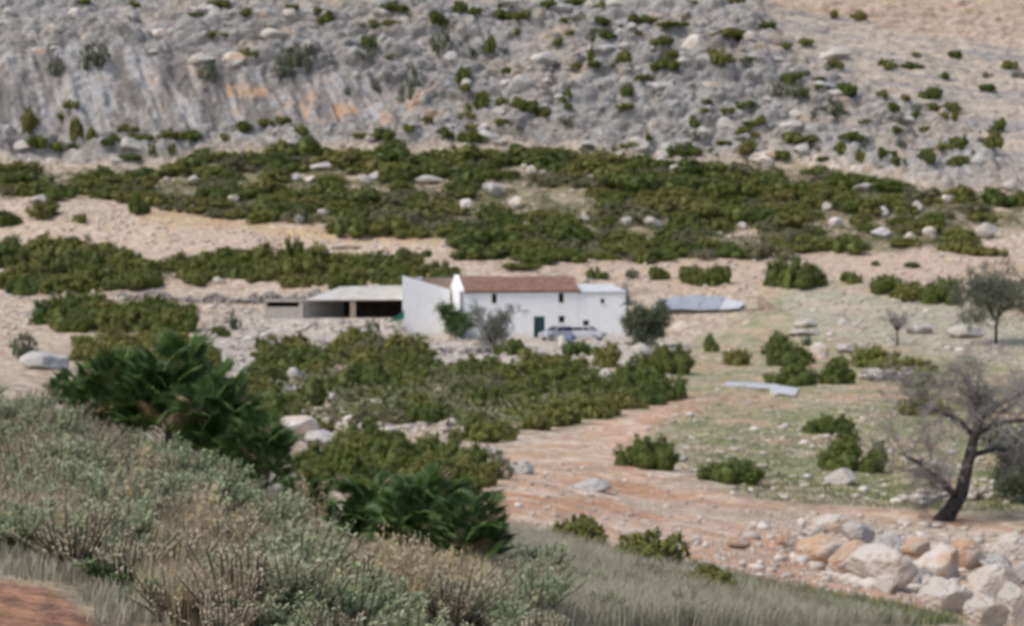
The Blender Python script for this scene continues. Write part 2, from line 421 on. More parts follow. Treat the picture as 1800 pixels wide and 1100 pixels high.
M['limewarm'] = mat('iron stained limestone', (.57, .54, .49), .9, var=(.50, .35, .235), scale=1.2, objrand=(.54, .50, .45), bump=2.5, bscale=5, spec=.2)
M['limeorange'] = mat('orange rock', (.50, .34, .22), .9, var=(.54, .49, .43), scale=1.0, bump=2.5, bscale=5, spec=.2)
M['stone'] = mat('loose stones', (.38, .33, .28), .95, island=(.60, .56, .51), spec=.15)
M['wallstone'] = mat('wall stones', (.25, .23, .215), .95, island=(.45, .42, .39), spec=.15)
M['white'] = mat('whitewash', (.84, .84, .84), .85, var=(.80, .80, .795), scale=1.2, bump=.8, bscale=4, spec=.2)
_t = M['white'].node_tree; _b = _t.nodes['Principled BSDF']; _src = _b.inputs['Base Color'].links[0].from_socket
_tc = _t.nodes.new('ShaderNodeTexCoord'); _sp = _t.nodes.new('ShaderNodeSeparateXYZ'); _t.links.new(_tc.outputs['Object'], _sp.inputs[0])
_n = _t.nodes.new('ShaderNodeTexNoise'); _n.inputs['Scale'].default_value = 1.4; _n.inputs['Detail'].default_value = 6; _t.links.new(_tc.outputs['Object'], _n.inputs[0])
_m = _t.nodes.new('ShaderNodeMath'); _m.operation = 'MULTIPLY_ADD'; _m.inputs[1].default_value = 2.6; _m.inputs[2].default_value = -.9; _t.links.new(_n.outputs[0], _m.inputs[0])
_s = _t.nodes.new('ShaderNodeMath'); _s.operation = 'SUBTRACT'; _t.links.new(_m.outputs[0], _s.inputs[0]); _t.links.new(_sp.outputs['Z'], _s.inputs[1])
_r = _t.nodes.new('ShaderNodeMapRange'); _r.inputs[1].default_value = -.3; _r.inputs[2].default_value = .7; _r.inputs[4].default_value = .75; _t.links.new(_s.outputs[0], _r.inputs[0])
_x = _t.nodes.new('ShaderNodeMix'); _x.data_type = 'RGBA'; _t.links.new(_r.outputs[0], _x.inputs[0]); _t.links.new(_src, _x.inputs[6]); _x.inputs[7].default_value = (.55, .46, .38, 1); _t.links.new(_x.outputs[2], _b.inputs['Base Color'])
M['tile'] = mat('clay tile', (.28, .15, .105), .85, var=(.18, .12, .095), scale=1.3, island=(.42, .265, .195), bump=.5, bscale=12)
M['oldtile'] = mat('weathered clay tile', (.36, .25, .19), .9, var=(.42, .36, .30), scale=2.2, island=(.30, .20, .15), bump=.5, bscale=12)
M['fibre'] = mat('pale roof sheet', (.64, .61, .55), .8, var=(.53, .50, .45), scale=.9, bump=.3)
M['greyroof'] = mat('grey roof sheet', (.55, .56, .57), .8, var=(.47, .48, .49), scale=1.5)
M['concrete'] = mat('rough concrete', (.42, .39, .35), .9, var=(.34, .31, .28), scale=2.5, bump=.6, bscale=9)
M['wood'] = mat('weathered timber', (.22, .17, .13), .9, var=(.30, .25, .2), scale=4)
M['darkwood'] = mat('brown shutter', (.07, .03, .025), .7)
M['glass'] = mat('dark glass', (.012, .012, .015), .12, spec=.5)
M['door'] = mat('green door paint', (.018, .055, .058), .55, var=(.03, .07, .07), scale=3)
M['zinc'] = mat('galvanised sheet', (.30, .33, .38), .6, var=(.38, .39, .41), scale=1.6, metal=.1)
M['whitesheet'] = mat('pale sheet', (.60, .62, .66), .6, var=(.52, .50, .47), scale=1.8)
M['earth'] = mat('mud wall', (.26, .205, .16), .95, var=(.36, .30, .24), scale=2.0, bump=1.5, bscale=6)
M['paint'] = mat('silver car paint', (.33, .34, .39), .35, metal=.3, objrand=(.50, .51, .56))
M['rubber'] = mat('tyre rubber', (.015, .015, .016), .8)
M['rim'] = mat('wheel rim', (.45, .45, .47), .4, metal=.7)
M['lampglass'] = mat('headlight glass', (.65, .66, .68), .15)
M['plate'] = mat('plate', (.7, .7, .68), .5)
M['blue'] = mat('blue plastic', (.14, .18, .32), .5, var=(.2, .24, .36), scale=3)
M['cream'] = mat('cream plastic', (.62, .60, .52), .6)
M['greensheet'] = mat('green tarpaulin', (.03, .22, .14), .7, var=(.05, .28, .19), scale=3)
M['plank'] = mat('pale plank', (.55, .49, .38), .85, var=(.45, .39, .3), scale=3)
M['dark'] = mat('shade darkened wall', (.035, .03, .027), .95, var=(.06, .05, .045), scale=1.5)  # shade inside the open shed is put into this near-black wall colour

# ------------------------------------------------------------------ object helpers
def put(name, me, parent=None, loc=(0, 0, 0), rot=(0, 0, 0), scale=(1, 1, 1)):
    o = bpy.data.objects.new(name, me); COL.objects.link(o)
    o.location = loc; o.rotation_euler = rot; o.scale = scale
    if parent is not None: o.parent = parent
    return o
def tag(o, label=None, cat=None, group=None, kind=None):
    if label: o['label'] = label
    if cat: o['category'] = cat
    if group: o['group'] = group
    if kind: o['kind'] = kind
    return o

nr, nc = X.shape
idx = np.arange(nr * nc).reshape(nr, nc)
gf = np.stack([idx[:-1, :-1], idx[:-1, 1:], idx[1:, 1:], idx[1:, :-1]], -1).reshape(-1, 4)
gv = P3.reshape(-1, 3)
gme = new_mesh('terrain', gv, gf, [M['ground']], smooth=True)
ca = gme.color_attributes.new('ground_col', 'FLOAT_COLOR', 'POINT')
ca.data.foreach_set('color', np.concatenate([Cc.reshape(-1, 3), np.ones((nr * nc, 1))], 1).astype(np.float32).ravel())
tag(put('hillside_ground', gme), 'rocky limestone hillside and stony valley ground', kind='structure')
# ground behind the camera
bx = np.linspace(-400, 400, 41); by = np.linspace(-400, 1.2, 30)
BX, BY = np.meshgrid(bx, by)
BZ = -1.66 + 0.012 * np.minimum(BY, 0) * -1 * 0 + 0.02 * np.abs(BY) - 0.004 * np.abs(BX)
bi = np.arange(BX.size).reshape(BX.shape)
bf = np.stack([bi[:-1, :-1], bi[:-1, 1:], bi[1:, 1:], bi[1:, :-1]], -1).reshape(-1, 4)
bme = new_mesh('ground_behind', np.stack([BX, BY, BZ], -1).reshape(-1, 3), bf, [mat('dry earth', (.30, .25, .18), .95)], smooth=True)
tag(put('ground', bme), kind='structure')

# lookup of the finished ground
sub = (ucols >= -300) & (ucols <= 2150)
ci = np.where(sub)[0]; c0, c1_ = ci[0], ci[-1]
sidx = gf.reshape(nr - 1, nc - 1, 4)[:, c0:c1_].reshape(-1, 4)
BVH = BVHTree.FromPolygons(gv.tolist(), sidx.tolist(), all_triangles=False)
def hit(u, v):
    r = ray(u, v).normalized()
    p = BVH.ray_cast(Vector((0, 0, 0)), r, 2000)
    return p[0]
def drop(x, y):
    p = BVH.ray_cast(Vector((x, y, 200)), Vector((0, 0, -1)), 500)
    return p[0].z if p[0] else float(hbase(np.array([x]), np.array([y]))[0])
def onground(u, d):
    x = (u - 900) / F * d
    return Vector((x, d, drop(x, d)))

class MB:
    """collects faces, then makes one mesh"""
    def __init__(s): s.v = []; s.f = []; s.m = []
    def add(s, vs, fs, m=0):
        o = len(s.v); s.v += [tuple(p) for p in vs]; s.f += [tuple(i + o for i in f) for f in fs]; s.m += [m] * len(fs)
        return s
    def box(s, x0, x1, y0, y1, z0, z1, m=0, T=None):
        vs = [Vector(p) for p in ((x0,y0,z0),(x1,y0,z0),(x1,y1,z0),(x0,y1,z0),(x0,y0,z1),(x1,y0,z1),(x1,y1,z1),(x0,y1,z1))]
        if T: vs = [T @ p for p in vs]
        return s.add(vs, [(3,2,1,0),(4,5,6,7),(0,1,5,4),(1,2,6,5),(2,3,7,6),(3,0,4,7)], m)
    def prism(s, poly, h, m=0):      # poly: list of 3D points, extruded by vector h
        n = len(poly); a = [Vector(p) for p in poly]; b = [p + Vector(h) for p in a]
        return s.add(a + b, [tuple(range(n - 1, -1, -1)), tuple(range(n, 2 * n))] + [(i, (i + 1) % n, n + (i + 1) % n, n + i) for i in range(n)], m)
    def tube(s, pts, rad, k=6, m=0, cap=True):
        rings = []
        for i, p in enumerate(pts):
            p = Vector(p)
            t = (Vector(pts[min(i + 1, len(pts) - 1)]) - Vector(pts[max(i - 1, 0)])).normalized()
            a = t.cross(Vector((0.3, 0.9, 0.1))).normalized(); b = t.cross(a)
            rings.append([p + (a * math.cos(q * 2 * math.pi / k) + b * math.sin(q * 2 * math.pi / k)) * rad[i] for q in range(k)])
        vs = [q for r in rings for q in r]
        fs = [(i * k + j, i * k + (j + 1) % k, (i + 1) * k + (j + 1) % k, (i + 1) * k + j) for i in range(len(pts) - 1) for j in range(k)]
        if cap: fs += [tuple(range(k - 1, -1, -1)), tuple(range((len(pts) - 1) * k, len(pts) * k))]
        return s.add(vs, fs, m)
    def mesh(s, name, mats, smooth=False):
        me = bpy.data.meshes.new(name); me.from_pydata(s.v, [], s.f)
        for q in (mats if isinstance(mats, (list, tuple)) else [mats]): me.materials.append(q)
        me.polygons.foreach_set('material_index', s.m)
        if smooth: me.polygons.foreach_set('use_smooth', [True] * len(s.f))
        me.update(); return me
    def build(s, name, mats, parent=None, smooth=False, **k):
        return put(name, s.mesh(name, mats, smooth), parent, **k)

# ------------------------------------------------------------------ plants and rocks: shared meshes
def unit(v): return v / (np.linalg.norm(v, axis=-1, keepdims=True) + 1e-9)

def cards(P, Nn, ln, wd, g):
    """one small folded leaf at each point"""
    n = len(P)
    t = unit(np.cross(Nn, g.normal(size=(n, 3)))); b = np.cross(Nn, t)
    ln = ln[:, None]; wd = wd[:, None]
    v = np.stack([P - t * ln, P + b * wd + Nn * wd * .25, P + t * ln, P - b * wd + Nn * wd * .25], 1).reshape(-1, 3)
    f = np.arange(n * 4).reshape(n, 4)
    return v, f

def ico(sub=2):
    t = (1 + 5 ** .5) / 2
    v = [(-1,t,0),(1,t,0),(-1,-t,0),(1,-t,0),(0,-1,t),(0,1,t),(0,-1,-t),(0,1,-t),(t,0,-1),(t,0,1),(-t,0,-1),(-t,0,1)]
    f = [(0,11,5),(0,5,1),(0,1,7),(0,7,10),(0,10,11),(1,5,9),(5,11,4),(11,10,2),(10,7,6),(7,1,8),(3,9,4),(3,4,2),(3,2,6),(3,6,8),(3,8,9),(4,9,5),(2,4,11),(6,2,10),(8,6,7),(9,8,1)]
    v = [Vector(p).normalized() for p in v]
    for _ in range(sub):
        c = {}; nf = []
        def mp(a, b):
            k = (min(a, b), max(a, b))
            if k not in c: v.append(((v[a] + v[b]) / 2).normalized()); c[k] = len(v) - 1
            return c[k]
        for a, b, d in f:
            x, y, z = mp(a, b), mp(b, d), mp(d, a)
            nf += [(a, x, z), (b, y, x), (d, z, y), (x, y, z)]
        f = nf
    return np.array([tuple(p) for p in v]), np.array(f)
ICO1, ICO2, ICO3 = ico(1), ico(2), ico(3)

def shrub_mesh(name, m, seed, nt=84, per=30, lumps=7, leaf=.06, flat=1.0, core=.66):
    """branch tufts on an uneven heap of boughs, with gaps between the tufts"""
    g = np.random.default_rng(seed)
    L = []
    for i in range(lumps):
        a = g.uniform(0, 6.28); r = 0 if i == 0 else g.uniform(.3, .8)
        rad = g.uniform(.22, .46) if i else .46
        L.append((r * math.cos(a), r * math.sin(a), g.uniform(.02, .34) * flat * (1.1 - .5 * r), rad, g.uniform(.34, .62) * flat * (1.15 - .5 * r)))
    L = np.array(L)
    k = g.choice(len(L), nt * 3, p=L[:, 3] ** 2 / (L[:, 3] ** 2).sum())
    dv = unit(g.normal(size=(nt * 3, 3))); dv[:, 2] = np.where(dv[:, 2] < -.15, -dv[:, 2], dv[:, 2])
    R_ = np.stack([L[k, 3], L[k, 3], L[k, 4]], 1)
    C = L[k, :3] + dv * R_ * g.uniform(.72, 1.06, (nt * 3, 1))
    keep = C[:, 2] > .02
    for q_ in range(len(L)):
        q = (C - L[q_, :3]) / np.array([L[q_, 3], L[q_, 3], L[q_, 4]])
        keep &= (np.linalg.norm(q, axis=1) > .72) | (k == q_)
    C, dv = C[keep][:nt], dv[keep][:nt]; nt = len(C)
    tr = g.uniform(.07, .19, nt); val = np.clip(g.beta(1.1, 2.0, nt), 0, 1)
    ti = np.repeat(np.arange(nt), per); n = len(ti)
    e = unit(g.normal(size=(n, 3)) + dv[ti] * .5) * g.uniform(.3, 1.15, (n, 1))
    P = C[ti] + e * tr[ti, None] * np.array([1, 1, .8]); P[:, 2] = np.maximum(P[:, 2], -.02)
    Nn = unit(dv[ti] * .5 + e * .8 + g.normal(size=(n, 3)) * .5 + np.array([0, 0, .45]))
    v, f = cards(P, Nn, g.uniform(.6, 1.4, n) * leaf, g.uniform(.3, .55, n) * leaf, g)
    cv, cf = [], []; off = len(v); iv, jf = ICO1
    for l in L:
        w_ = 1 + .2 * fbm(iv[:, 0] * 2 + l[0] * 5, iv[:, 1] * 2, iv[:, 2] * 2, 2, seed + 3)
        q = l[:3] + iv * np.array([l[3], l[3], l[4]]) * core * w_[:, None]
        q[:, 2] = np.maximum(q[:, 2], -.1); cv.append(q); cf.append(jf + off); off += len(q)
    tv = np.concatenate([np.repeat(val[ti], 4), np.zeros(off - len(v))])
    v = np.concatenate([v] + cv)
    me = bpy.data.meshes.new(name)
    me.from_pydata(v.tolist(), [], f.tolist() + np.concatenate(cf).tolist()); me.materials.append(m)
    at_ = me.attributes.new('tint', 'FLOAT', 'POINT'); at_.data.foreach_set('value', tv.astype(np.float32))
    me.update(); return me

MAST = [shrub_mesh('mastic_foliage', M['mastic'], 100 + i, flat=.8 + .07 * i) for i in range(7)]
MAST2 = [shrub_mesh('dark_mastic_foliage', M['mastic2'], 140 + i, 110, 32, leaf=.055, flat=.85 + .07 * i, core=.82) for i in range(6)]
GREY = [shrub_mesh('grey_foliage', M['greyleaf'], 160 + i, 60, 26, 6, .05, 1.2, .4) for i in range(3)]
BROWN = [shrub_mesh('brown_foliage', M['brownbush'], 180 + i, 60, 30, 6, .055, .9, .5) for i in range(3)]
def stems_mesh(seed):
    r = random.Random(seed); b = MB()
    for i in range(9):
        a = r.uniform(0, 6.28); q = r.uniform(.25, .6)
        b.tube([(0.1 * math.cos(a), .1 * math.sin(a), -.15), (q * .5 * math.cos(a), q * .5 * math.sin(a), .2), (q * math.cos(a), q * math.sin(a), .5)], [.035, .025, .012], 5)
    return b.mesh('shrub_stems', M['stem'])
STEMS = [stems_mesh(i) for i in range(3)]

def rock_mesh(name, m, seed, rough=.40, base=ICO3, cuts=9):
    g = np.random.default_rng(seed)
    v, f = base; v = v.copy()
    for _ in range(cuts):                       # planar breaks give facets
        nrm = unit(g.normal(size=3)); dcut = g.uniform(.55, .85)
        h = v @ nrm
        v = v - np.where(h > dcut, h - dcut, 0)[:, None] * nrm * .97
    n = rough * .5 * fbm(v[:, 0] * 1.5 + seed, v[:, 1] * 1.5, v[:, 2] * 1.5, 4, seed)
    v = v * (1 + n)[:, None]
    me = new_mesh(name, v, f, [m], smooth=False)
    me.polygons.foreach_set('use_smooth', np.ones(len(me.polygons), bool)); return me
ROCK = {k: [rock_mesh(k + '_rock', M[k], 200 + i + 31 * j) for i in range(6)] for j, k in enumerate(('lime', 'limewarm', 'limeorange'))}

def rnd(a, b): return random.uniform(a, b)
CNT = {}
def shrub(u, v, wpx, hpx, label, group, meshes=MAST, parts=False, name='mastic_shrub', d=None, deep=1.0):
    p = onground(u, d) if d else hit(u, min(v + hpx * .42, 1099))
    if p is None: return None
    s = p.y / F
    k = random.randrange(len(meshes)); r = wpx * .5 * s
    h = hpx * s * 1.02
    rot = (0, 0, rnd(0, 6.28))
    z = (p.x, p.y + r * .35, p.z - .06 * h)
    if d is None:
        z = (p.x, p.y + r * .3, min(drop(p.x, p.y + r * .3), p.z + h * .35) - .08 * h)
    sc = (r * 1.2, r * 1.2 * deep, h * 1.32)
    if parts:
        e = put(name, None, loc=z, rot=rot); e.empty_display_size = .3
        put('foliage', meshes[k], e, scale=sc); put('stems', STEMS[k % 3], e, scale=sc)
        return tag(e, label, 'shrub', group)
    return tag(put(name, meshes[k], loc=z, rot=rot, scale=sc), label, 'shrub', group)

def boulder(u, v, wpx, hpx, label, group=None, kind='lime', d=None, sink=.2, name='boulder', depth=None):
    p = onground(u, d) if d else hit(u, min(v + hpx * .45, 1099))
    if p is None: return None
    s = p.y / F; r = wpx * .5 * s; h = hpx * .5 * s
    me = random.choice(ROCK[kind])
    dp = depth if depth else rnd(.7, 1.05)
    o = put(name, me, loc=(p.x, p.y + r * dp * .5, p.z + h * (1 - sink * 1.6)), rot=(rnd(-.15, .15), rnd(-.15, .15), rnd(-.5, .5)),
            scale=(r * 1.12, r * dp * 1.1, h * 1.25))
    return tag(o, label, 'rock', group)

# ------------------------------------------------------------------ farmhouse
house = put('farmhouse', None, loc=HO, rot=(0, 0, HA))
tag(house, 'long whitewashed farmhouse with clay tile roof at the foot of the hill', 'house')
def lx(u):                      # local x on the facade for a photo column
    k = (u - 900) / F
    return (k * HO.y - HO.x) / (math.cos(HA) - k * math.sin(HA))
def lz(u, v):                   # local height on the facade
    y = HO.y + lx(u) * math.sin(HA)
    return dirz(v) * y - HO.z
LX, AX, DP = lx(1015), lx(1100), 6.0
EV = 4.92
def holed_wall(b, x0, x1, z0, z1, y0, y1, holes):
    xs = sorted({x0, x1, *[h[0] for h in holes], *[h[1] for h in holes]})
    zs = sorted({z0, z1, *[h[2] for h in holes], *[h[3] for h in holes]})
    for y, rev in ((y0, False), (y1, True)):
        for a, c in zip(xs, xs[1:]):
            for e, g in zip(zs, zs[1:]):
                mx, mz = (a + c) / 2, (e + g) / 2
                if any(h[0] < mx < h[1] and h[2] < mz < h[3] for h in holes): continue
                q = [(a, y, e), (c, y, e), (c, y, g), (a, y, g)]
                b.add(q[::-1] if rev else q, [(0, 1, 2, 3)])
    for h in holes:
        a, c, e, g = h
        b.add([(a,y0,e),(a,y1,e),(a,y1,g),(a,y0,g)], [(0,1,2,3)]); b.add([(c,y0,e),(c,y1,e),(c,y1,g),(c,y0,g)], [(3,2,1,0)])
        b.add([(a,y0,g),(a,y1,g),(c,y1,g),(c,y0,g)], [(0,1,2,3)]); b.add([(a,y0,e),(a,y1,e),(c,y1,e),(c,y0,e)], [(3,2,1,0)])
WIN = [(lx(864.5), lx(873.5), lz(869, 533), lz(869, 516.5)), (lx(982), lx(991.5), lz(986, 532), lz(986, 515)),
       (lx(982), lx(993), lz(987, 567), lz(987, 555)), (lx(1025), lx(1036), lz(1030, 573), lz(1030, 563))]
DOOR = (lx(938.5), lx(958), .02, lz(948, 556))
SMALL = (lx(1056), lx(1063.5), lz(1059, 533), lz(1059, 525))
b = MB()
holed_wall(b, 0, LX + .05, -1.2, EV, 0, .5, WIN[:3] + [DOOR])
b.build('front_wall', M['white'], house)
b = MB(); holed_wall(b, LX + .05, AX, -1.2, EV - .18, .04, .5, [SMALL, WIN[3]] if WIN[3][0] > LX else [SMALL])
b.add([(LX + .05, .04, EV - .18), (AX, .04, EV - .18), (AX, .5, EV - .1), (LX + .05, .5, EV - .1)], [(0, 1, 2, 3)])
b.add([(AX, .04, -1.2), (AX, DP, -1.2), (AX, DP, EV + .55), (AX, .04, EV - .18)], [(0, 1, 2, 3)])
b.build('annex_wall', M['white'], house)
RZ = EV + 1.52
b = MB()
b.prism([(0, 0, -1.2), (0, 0, EV + .05), (0, DP / 2, RZ + .12), (0, DP, EV + .05), (0, DP, -1.2)], (.45, 0, 0))
b.prism([(LX - .4, .5, 0), (LX - .4, .5, EV), (LX - .4, DP / 2, RZ - .05), (LX - .4, DP, EV), (LX - .4, DP, 0)], (.35, 0, 0))
b.box(.45, AX, DP - .4, DP, -1.2, EV - .02)
b.build('gable_wall', M['white'], house)
# a parapet of plaster on the left verge
b = MB(); b.prism([(-.03, -.05, EV - .03), (-.03, -.05, EV + .2), (-.03, DP / 2, RZ + .28), (-.03, DP / 2, RZ)], (.5, 0, 0))
b.build('verge', M['white'], house)
def tile_roof(b, x0, x1, y0, z0, y1, z1, pitch=.24, rows=14, skew=0.0, wob=.03, r=random.Random(3)):
    n = int(round((x1 - x0) / pitch)); pw = (x1 - x0) / n
    L = math.hypot(y1 - y0, z1 - z0); nz = Vector((0, -(z1 - z0), (y1 - y0))).normalized()
    for i in range(n):
        cx = x0 + (i + .5) * pw; oz = r.uniform(-wob, wob)
        for j in range(rows):
            t0, t1 = j / rows, (j + 1.12) / rows
            vs = []
            for t, lift, rad in ((t0, .05, .62), (min(t1, 1.03), .015, .5)):
                for q in range(5):
                    a = math.pi * q / 4
                    sag = -.10 * math.sin(math.pi * (cx - x0) / (x1 - x0)) * t
                    vs.append(Vector((cx - math.cos(a) * pw * rad + skew * t, y0 + (y1 - y0) * t, z0 + (z1 - z0) * t + sag)) + nz * (math.sin(a) * .09 + lift + oz))
            b.add(vs, [(q, q + 1, 5 + q + 1, 5 + q) for q in range(4)])
b = MB(); tile_roof(b, .42, LX + .3, -.28, EV + .0, DP / 2, RZ)
tiles = b.build('roof', M['tile'], house)
tag(tiles, 'faded clay barrel tiles'); 
b = MB(); tile_roof(b, .42, LX + .3, DP + .2, EV, DP / 2, RZ, rows=6)
b.add([(.42, -.2, EV - .06), (LX + .25, -.2, EV - .06), (LX + .25, DP / 2, RZ - .06), (.42, DP / 2, RZ - .06)], [(0, 1, 2, 3)])
b.build('rear_roof', M['tile'], house)
b = MB(); b.tube([(.3 + i * .4, DP / 2, RZ + .06 - .08 * math.sin(i / 31 * 3.14)) for i in range(int((LX) / .4))], [.13] * int((LX) / .4), 8)
b.build('ridge', M['tile'], tiles)
b = MB(); b.box(.4, LX + .1, -.12, .02, EV - .14, EV - .02); b.build('eaves_moulding', M['white'], house)
b = MB(); b.prism([(LX + .06, -.12, EV - .12), (LX + .06, DP, EV + .62), (LX + .06, DP, EV + .7), (LX + .06, -.12, EV - .03)], (AX - LX + .05, 0, 0))
b.build('annex_roof', M['greyroof'], house)
def window(hx, frame, deep=.18):
    a, c, e, g = hx
    bb = MB(); t = .07
    for q in ((a, c, e, e + t), (a, c, g - t, g), (a, a + t, e + t, g - t), (c - t, c, e + t, g - t)):
        bb.box(q[0], q[1], deep, deep + .07, q[2], q[3])
    bb.box((a + c) / 2 - .025, (a + c) / 2 + .025, deep + .005, deep + .06, e + t, g - t)
    o = bb.build('window', frame, house)
    bb = MB(); bb.box(a + t, c - t, deep + .03, deep + .045, e + t, g - t); bb.build('pane', M['glass'], o)
    bb = MB(); bb.box(a - .06, c + .06, -.05, deep, e - .07, e - .003); bb.build('sill', M['white'], o)
for i, h in enumerate(WIN): window(h, M['darkwood'])
window(SMALL, M['dark'], .2)
a, c, e, g = DOOR
b = MB(); b.box(a + .06, c - .06, .16, .22, e, g - .06); do = b.build('door', M['door'], house)
for i in range(6):
    x = a + .08 + i * (c - a - .16) / 6
    b = MB(); b.box(x, x + (c - a - .16) / 6 - .015, .135, .158, e + .03, g - .09); b.build('plank', M['door'], do)
b = MB(); b.box(c - .22, c - .18, .09, .133, 1.0, 1.16); b.build('handle', M['rubber'], do)
b = MB(); b.box(a, a + .058, .1, .24, e, g - .06); b.box(c - .058, c, .1, .24, e, g - .06); b.box(a, c, .1, .24, g - .058, g); b.build('door_frame', M['door'], house)
b = MB(); b.box(a - .2, c + .2, -.5, -.003, -.3, .015); b.build('door_step', M['concrete'], house)
# wing with a single pitch roof whose end wall faces the camera
inv = (Matrix.Translation(HO) @ Matrix.Rotation(HA, 4, 'Z')).inverted()
wA, wB = at(707, 485, 183.0), at(790, 510, 184.6)
dn = Vector((math.sin(math.radians(14)), math.cos(math.radians(14)), 0))
b = MB(); g0 = -10.6
b.prism([inv @ Vector((wA.x, wA.y, g0)), inv @ Vector((wB.x, wB.y, g0)), inv @ wB, inv @ wA], inv.to_3x3() @ (dn * .5))
b.build('wing_wall', M['white'], house)
b = MB(); q = inv.to_3x3() @ dn
b.prism([inv @ Vector((wA.x, wA.y, g0)) + q * .5, inv @ (wA - Vector((0, 0, .25))) + q * .5, inv @ (wA - Vector((0, 0, .25))) + q * 7, inv @ Vector((wA.x, wA.y, g0)) + q * 7], inv.to_3x3() @ ((wB - wA).normalized() * .4))
b.build('wing_rear_wall', M['white'], house)
bt = MB(); nn = 26
fA, fB = wA + dn * .45 - Vector((0, 0, .12)), wB + dn * .45 - Vector((0, 0, .12))
rA, rB = at(722, 490.5, 190.0), at(814, 489, 190.5)
for i in range(nn):
    for j in range(9):
        vs = []
        for t, l_, rr in ((j / 9, .04, .6), ((j + 1.1) / 9, .01, .5)):
            for k in range(5):
                an = math.pi * k / 4; w_ = (i + .5 - math.cos(an) * rr) / nn
                vs.append(inv @ (fA.lerp(fB, w_).lerp(rA.lerp(rB, w_), t) + Vector((0, 0, math.sin(an) * .09 + l_))))
        bt.add(vs, [(k, k + 1, 5 + k + 1, 5 + k) for k in range(4)])
tag(bt.build('wing_roof', M['oldtile'], house), 'mottled old tiles on the side wing')

# ------------------------------------------------------------------ open shed
fl, fr, bl_, br = at(535, 527, 185), at(722, 526, 185.0), at(600, 503.5, 191), at(745, 500.5, 191)
sh = put('open_shed', None, loc=(fl.x, fl.y, drop(fl.x, fl.y)))
tag(sh, 'open fronted livestock shed with pale sloping roof against the white wing', 'shed')
O = sh.location.copy()
def corr(b, a0, a1, b0, b1, n, amp, th=.05, steps=3):
    """corrugated sheet between front edge a0-a1 and back edge b0-b1"""
    rows = []
    for s in range(steps + 1):
        t = s / steps; row = []
        for i in range(n * 4 + 1):
            w_ = i / (n * 4)
            p = (a0.lerp(a1, w_)).lerp(b0.lerp(b1, w_), t)
            row.append(p + Vector((0, 0, amp * math.sin(i * math.pi / 2))))
        rows.append(row)
    k = n * 4 + 1
    top = [p for r in rows for p in r]; bot = [p - Vector((0, 0, th)) for p in top]
    fs = [(s * k + i, s * k + i + 1, (s + 1) * k + i + 1, (s + 1) * k + i) for s in range(steps) for i in range(k - 1)]
    m = len(top); fs += [tuple(m + q for q in f[::-1]) for f in fs]
    fs += [(i, m + i, m + i + 1, i + 1) for i in range(k - 1)]
    fs += [(s * k, (s + 1) * k, m + (s + 1) * k, m + s * k) for s in range(steps)] + [(s * k + k - 1, m + s * k + k - 1, m + (s + 1) * k + k - 1, (s + 1) * k + k - 1) for s in range(steps)]
    b.add(top + bot, fs)
NP = 9
for i in range(NP):
    t0, t1 = i / NP, (i + 1.03) / NP
    b = MB(); dz = Vector((0, 0, .012 * (i % 2) + rnd(-.01, .02)))
    corr(b, fl.lerp(fr, t0) - O + dz, fl.lerp(fr, t1) - O + dz, bl_.lerp(br, t0) - O + dz, bl_.lerp(br, t1) - O + dz, 7, .025)
    b.build('roof_sheet', M['fibre'], sh)
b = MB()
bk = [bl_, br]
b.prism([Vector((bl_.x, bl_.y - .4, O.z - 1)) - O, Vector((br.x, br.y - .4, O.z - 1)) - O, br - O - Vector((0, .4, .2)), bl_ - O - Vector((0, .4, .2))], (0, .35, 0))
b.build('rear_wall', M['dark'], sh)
b = MB(); b.prism([Vector((fl.x + .1, fl.y + .3, O.z - 1)) - O, Vector((bl_.x, bl_.y - .4, O.z - 1)) - O, bl_ - O - Vector((0, .4, .2)), fl - O + Vector((.1, .3, -.16))], (.3, 0, 0))
b.build('side_wall', M['wallstone'], sh)
for u in (537, 620):
    t = (u - 535) / 187; p = fl.lerp(fr, t) - O; zg = drop(p.x + O.x, p.y + O.y) - O.z
    b = MB(); w_ = .3 if u == 620 else .2
    b.box(p.x - w_, p.x + w_, p.y + .12, p.y + .5, zg - .4, p.z - .11); b.build('post', M['concrete'] if u != 620 else M['earth'], sh)
b = MB(); b.tube([fl - O + Vector((.1, .3, -.09)), fr - O + Vector((-.1, .3, -.09))], [.07, .07], 6); b.build('beam', M['wood'], sh)
# low block hut beside the shed
p = at(466, 527, 185.0); q = at(535, 527, 184.4)
hz = drop((p.x + q.x) / 2, 185); hut = put('block_trough_hut', None, loc=(p.x, 184.6, hz))
tag(hut, 'low grey block hut with a dark slit opening beside the open shed', 'hut')
Wd = q.x - p.x - .15; Ht = p.z - hz
b = MB(); b.box(0, Wd, 0, .25, -.5, Ht - .75); b.build('front_wall', M['concrete'], hut)
b = MB(); b.box(0, .25, 0.004, 2.2, Ht - .75, Ht - .2); b.box(Wd - .5, Wd, .004, 2.2, Ht - .75, Ht - .2); b.build('pillar', M['concrete'], hut)
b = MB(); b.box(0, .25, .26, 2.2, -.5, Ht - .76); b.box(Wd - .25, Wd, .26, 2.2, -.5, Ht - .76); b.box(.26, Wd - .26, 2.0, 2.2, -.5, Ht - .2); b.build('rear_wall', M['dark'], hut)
b = MB(); b.box(-.15, Wd + .1, -.12, 2.3, Ht - .198, Ht); b.build('roof_slab', M['concrete'], hut)

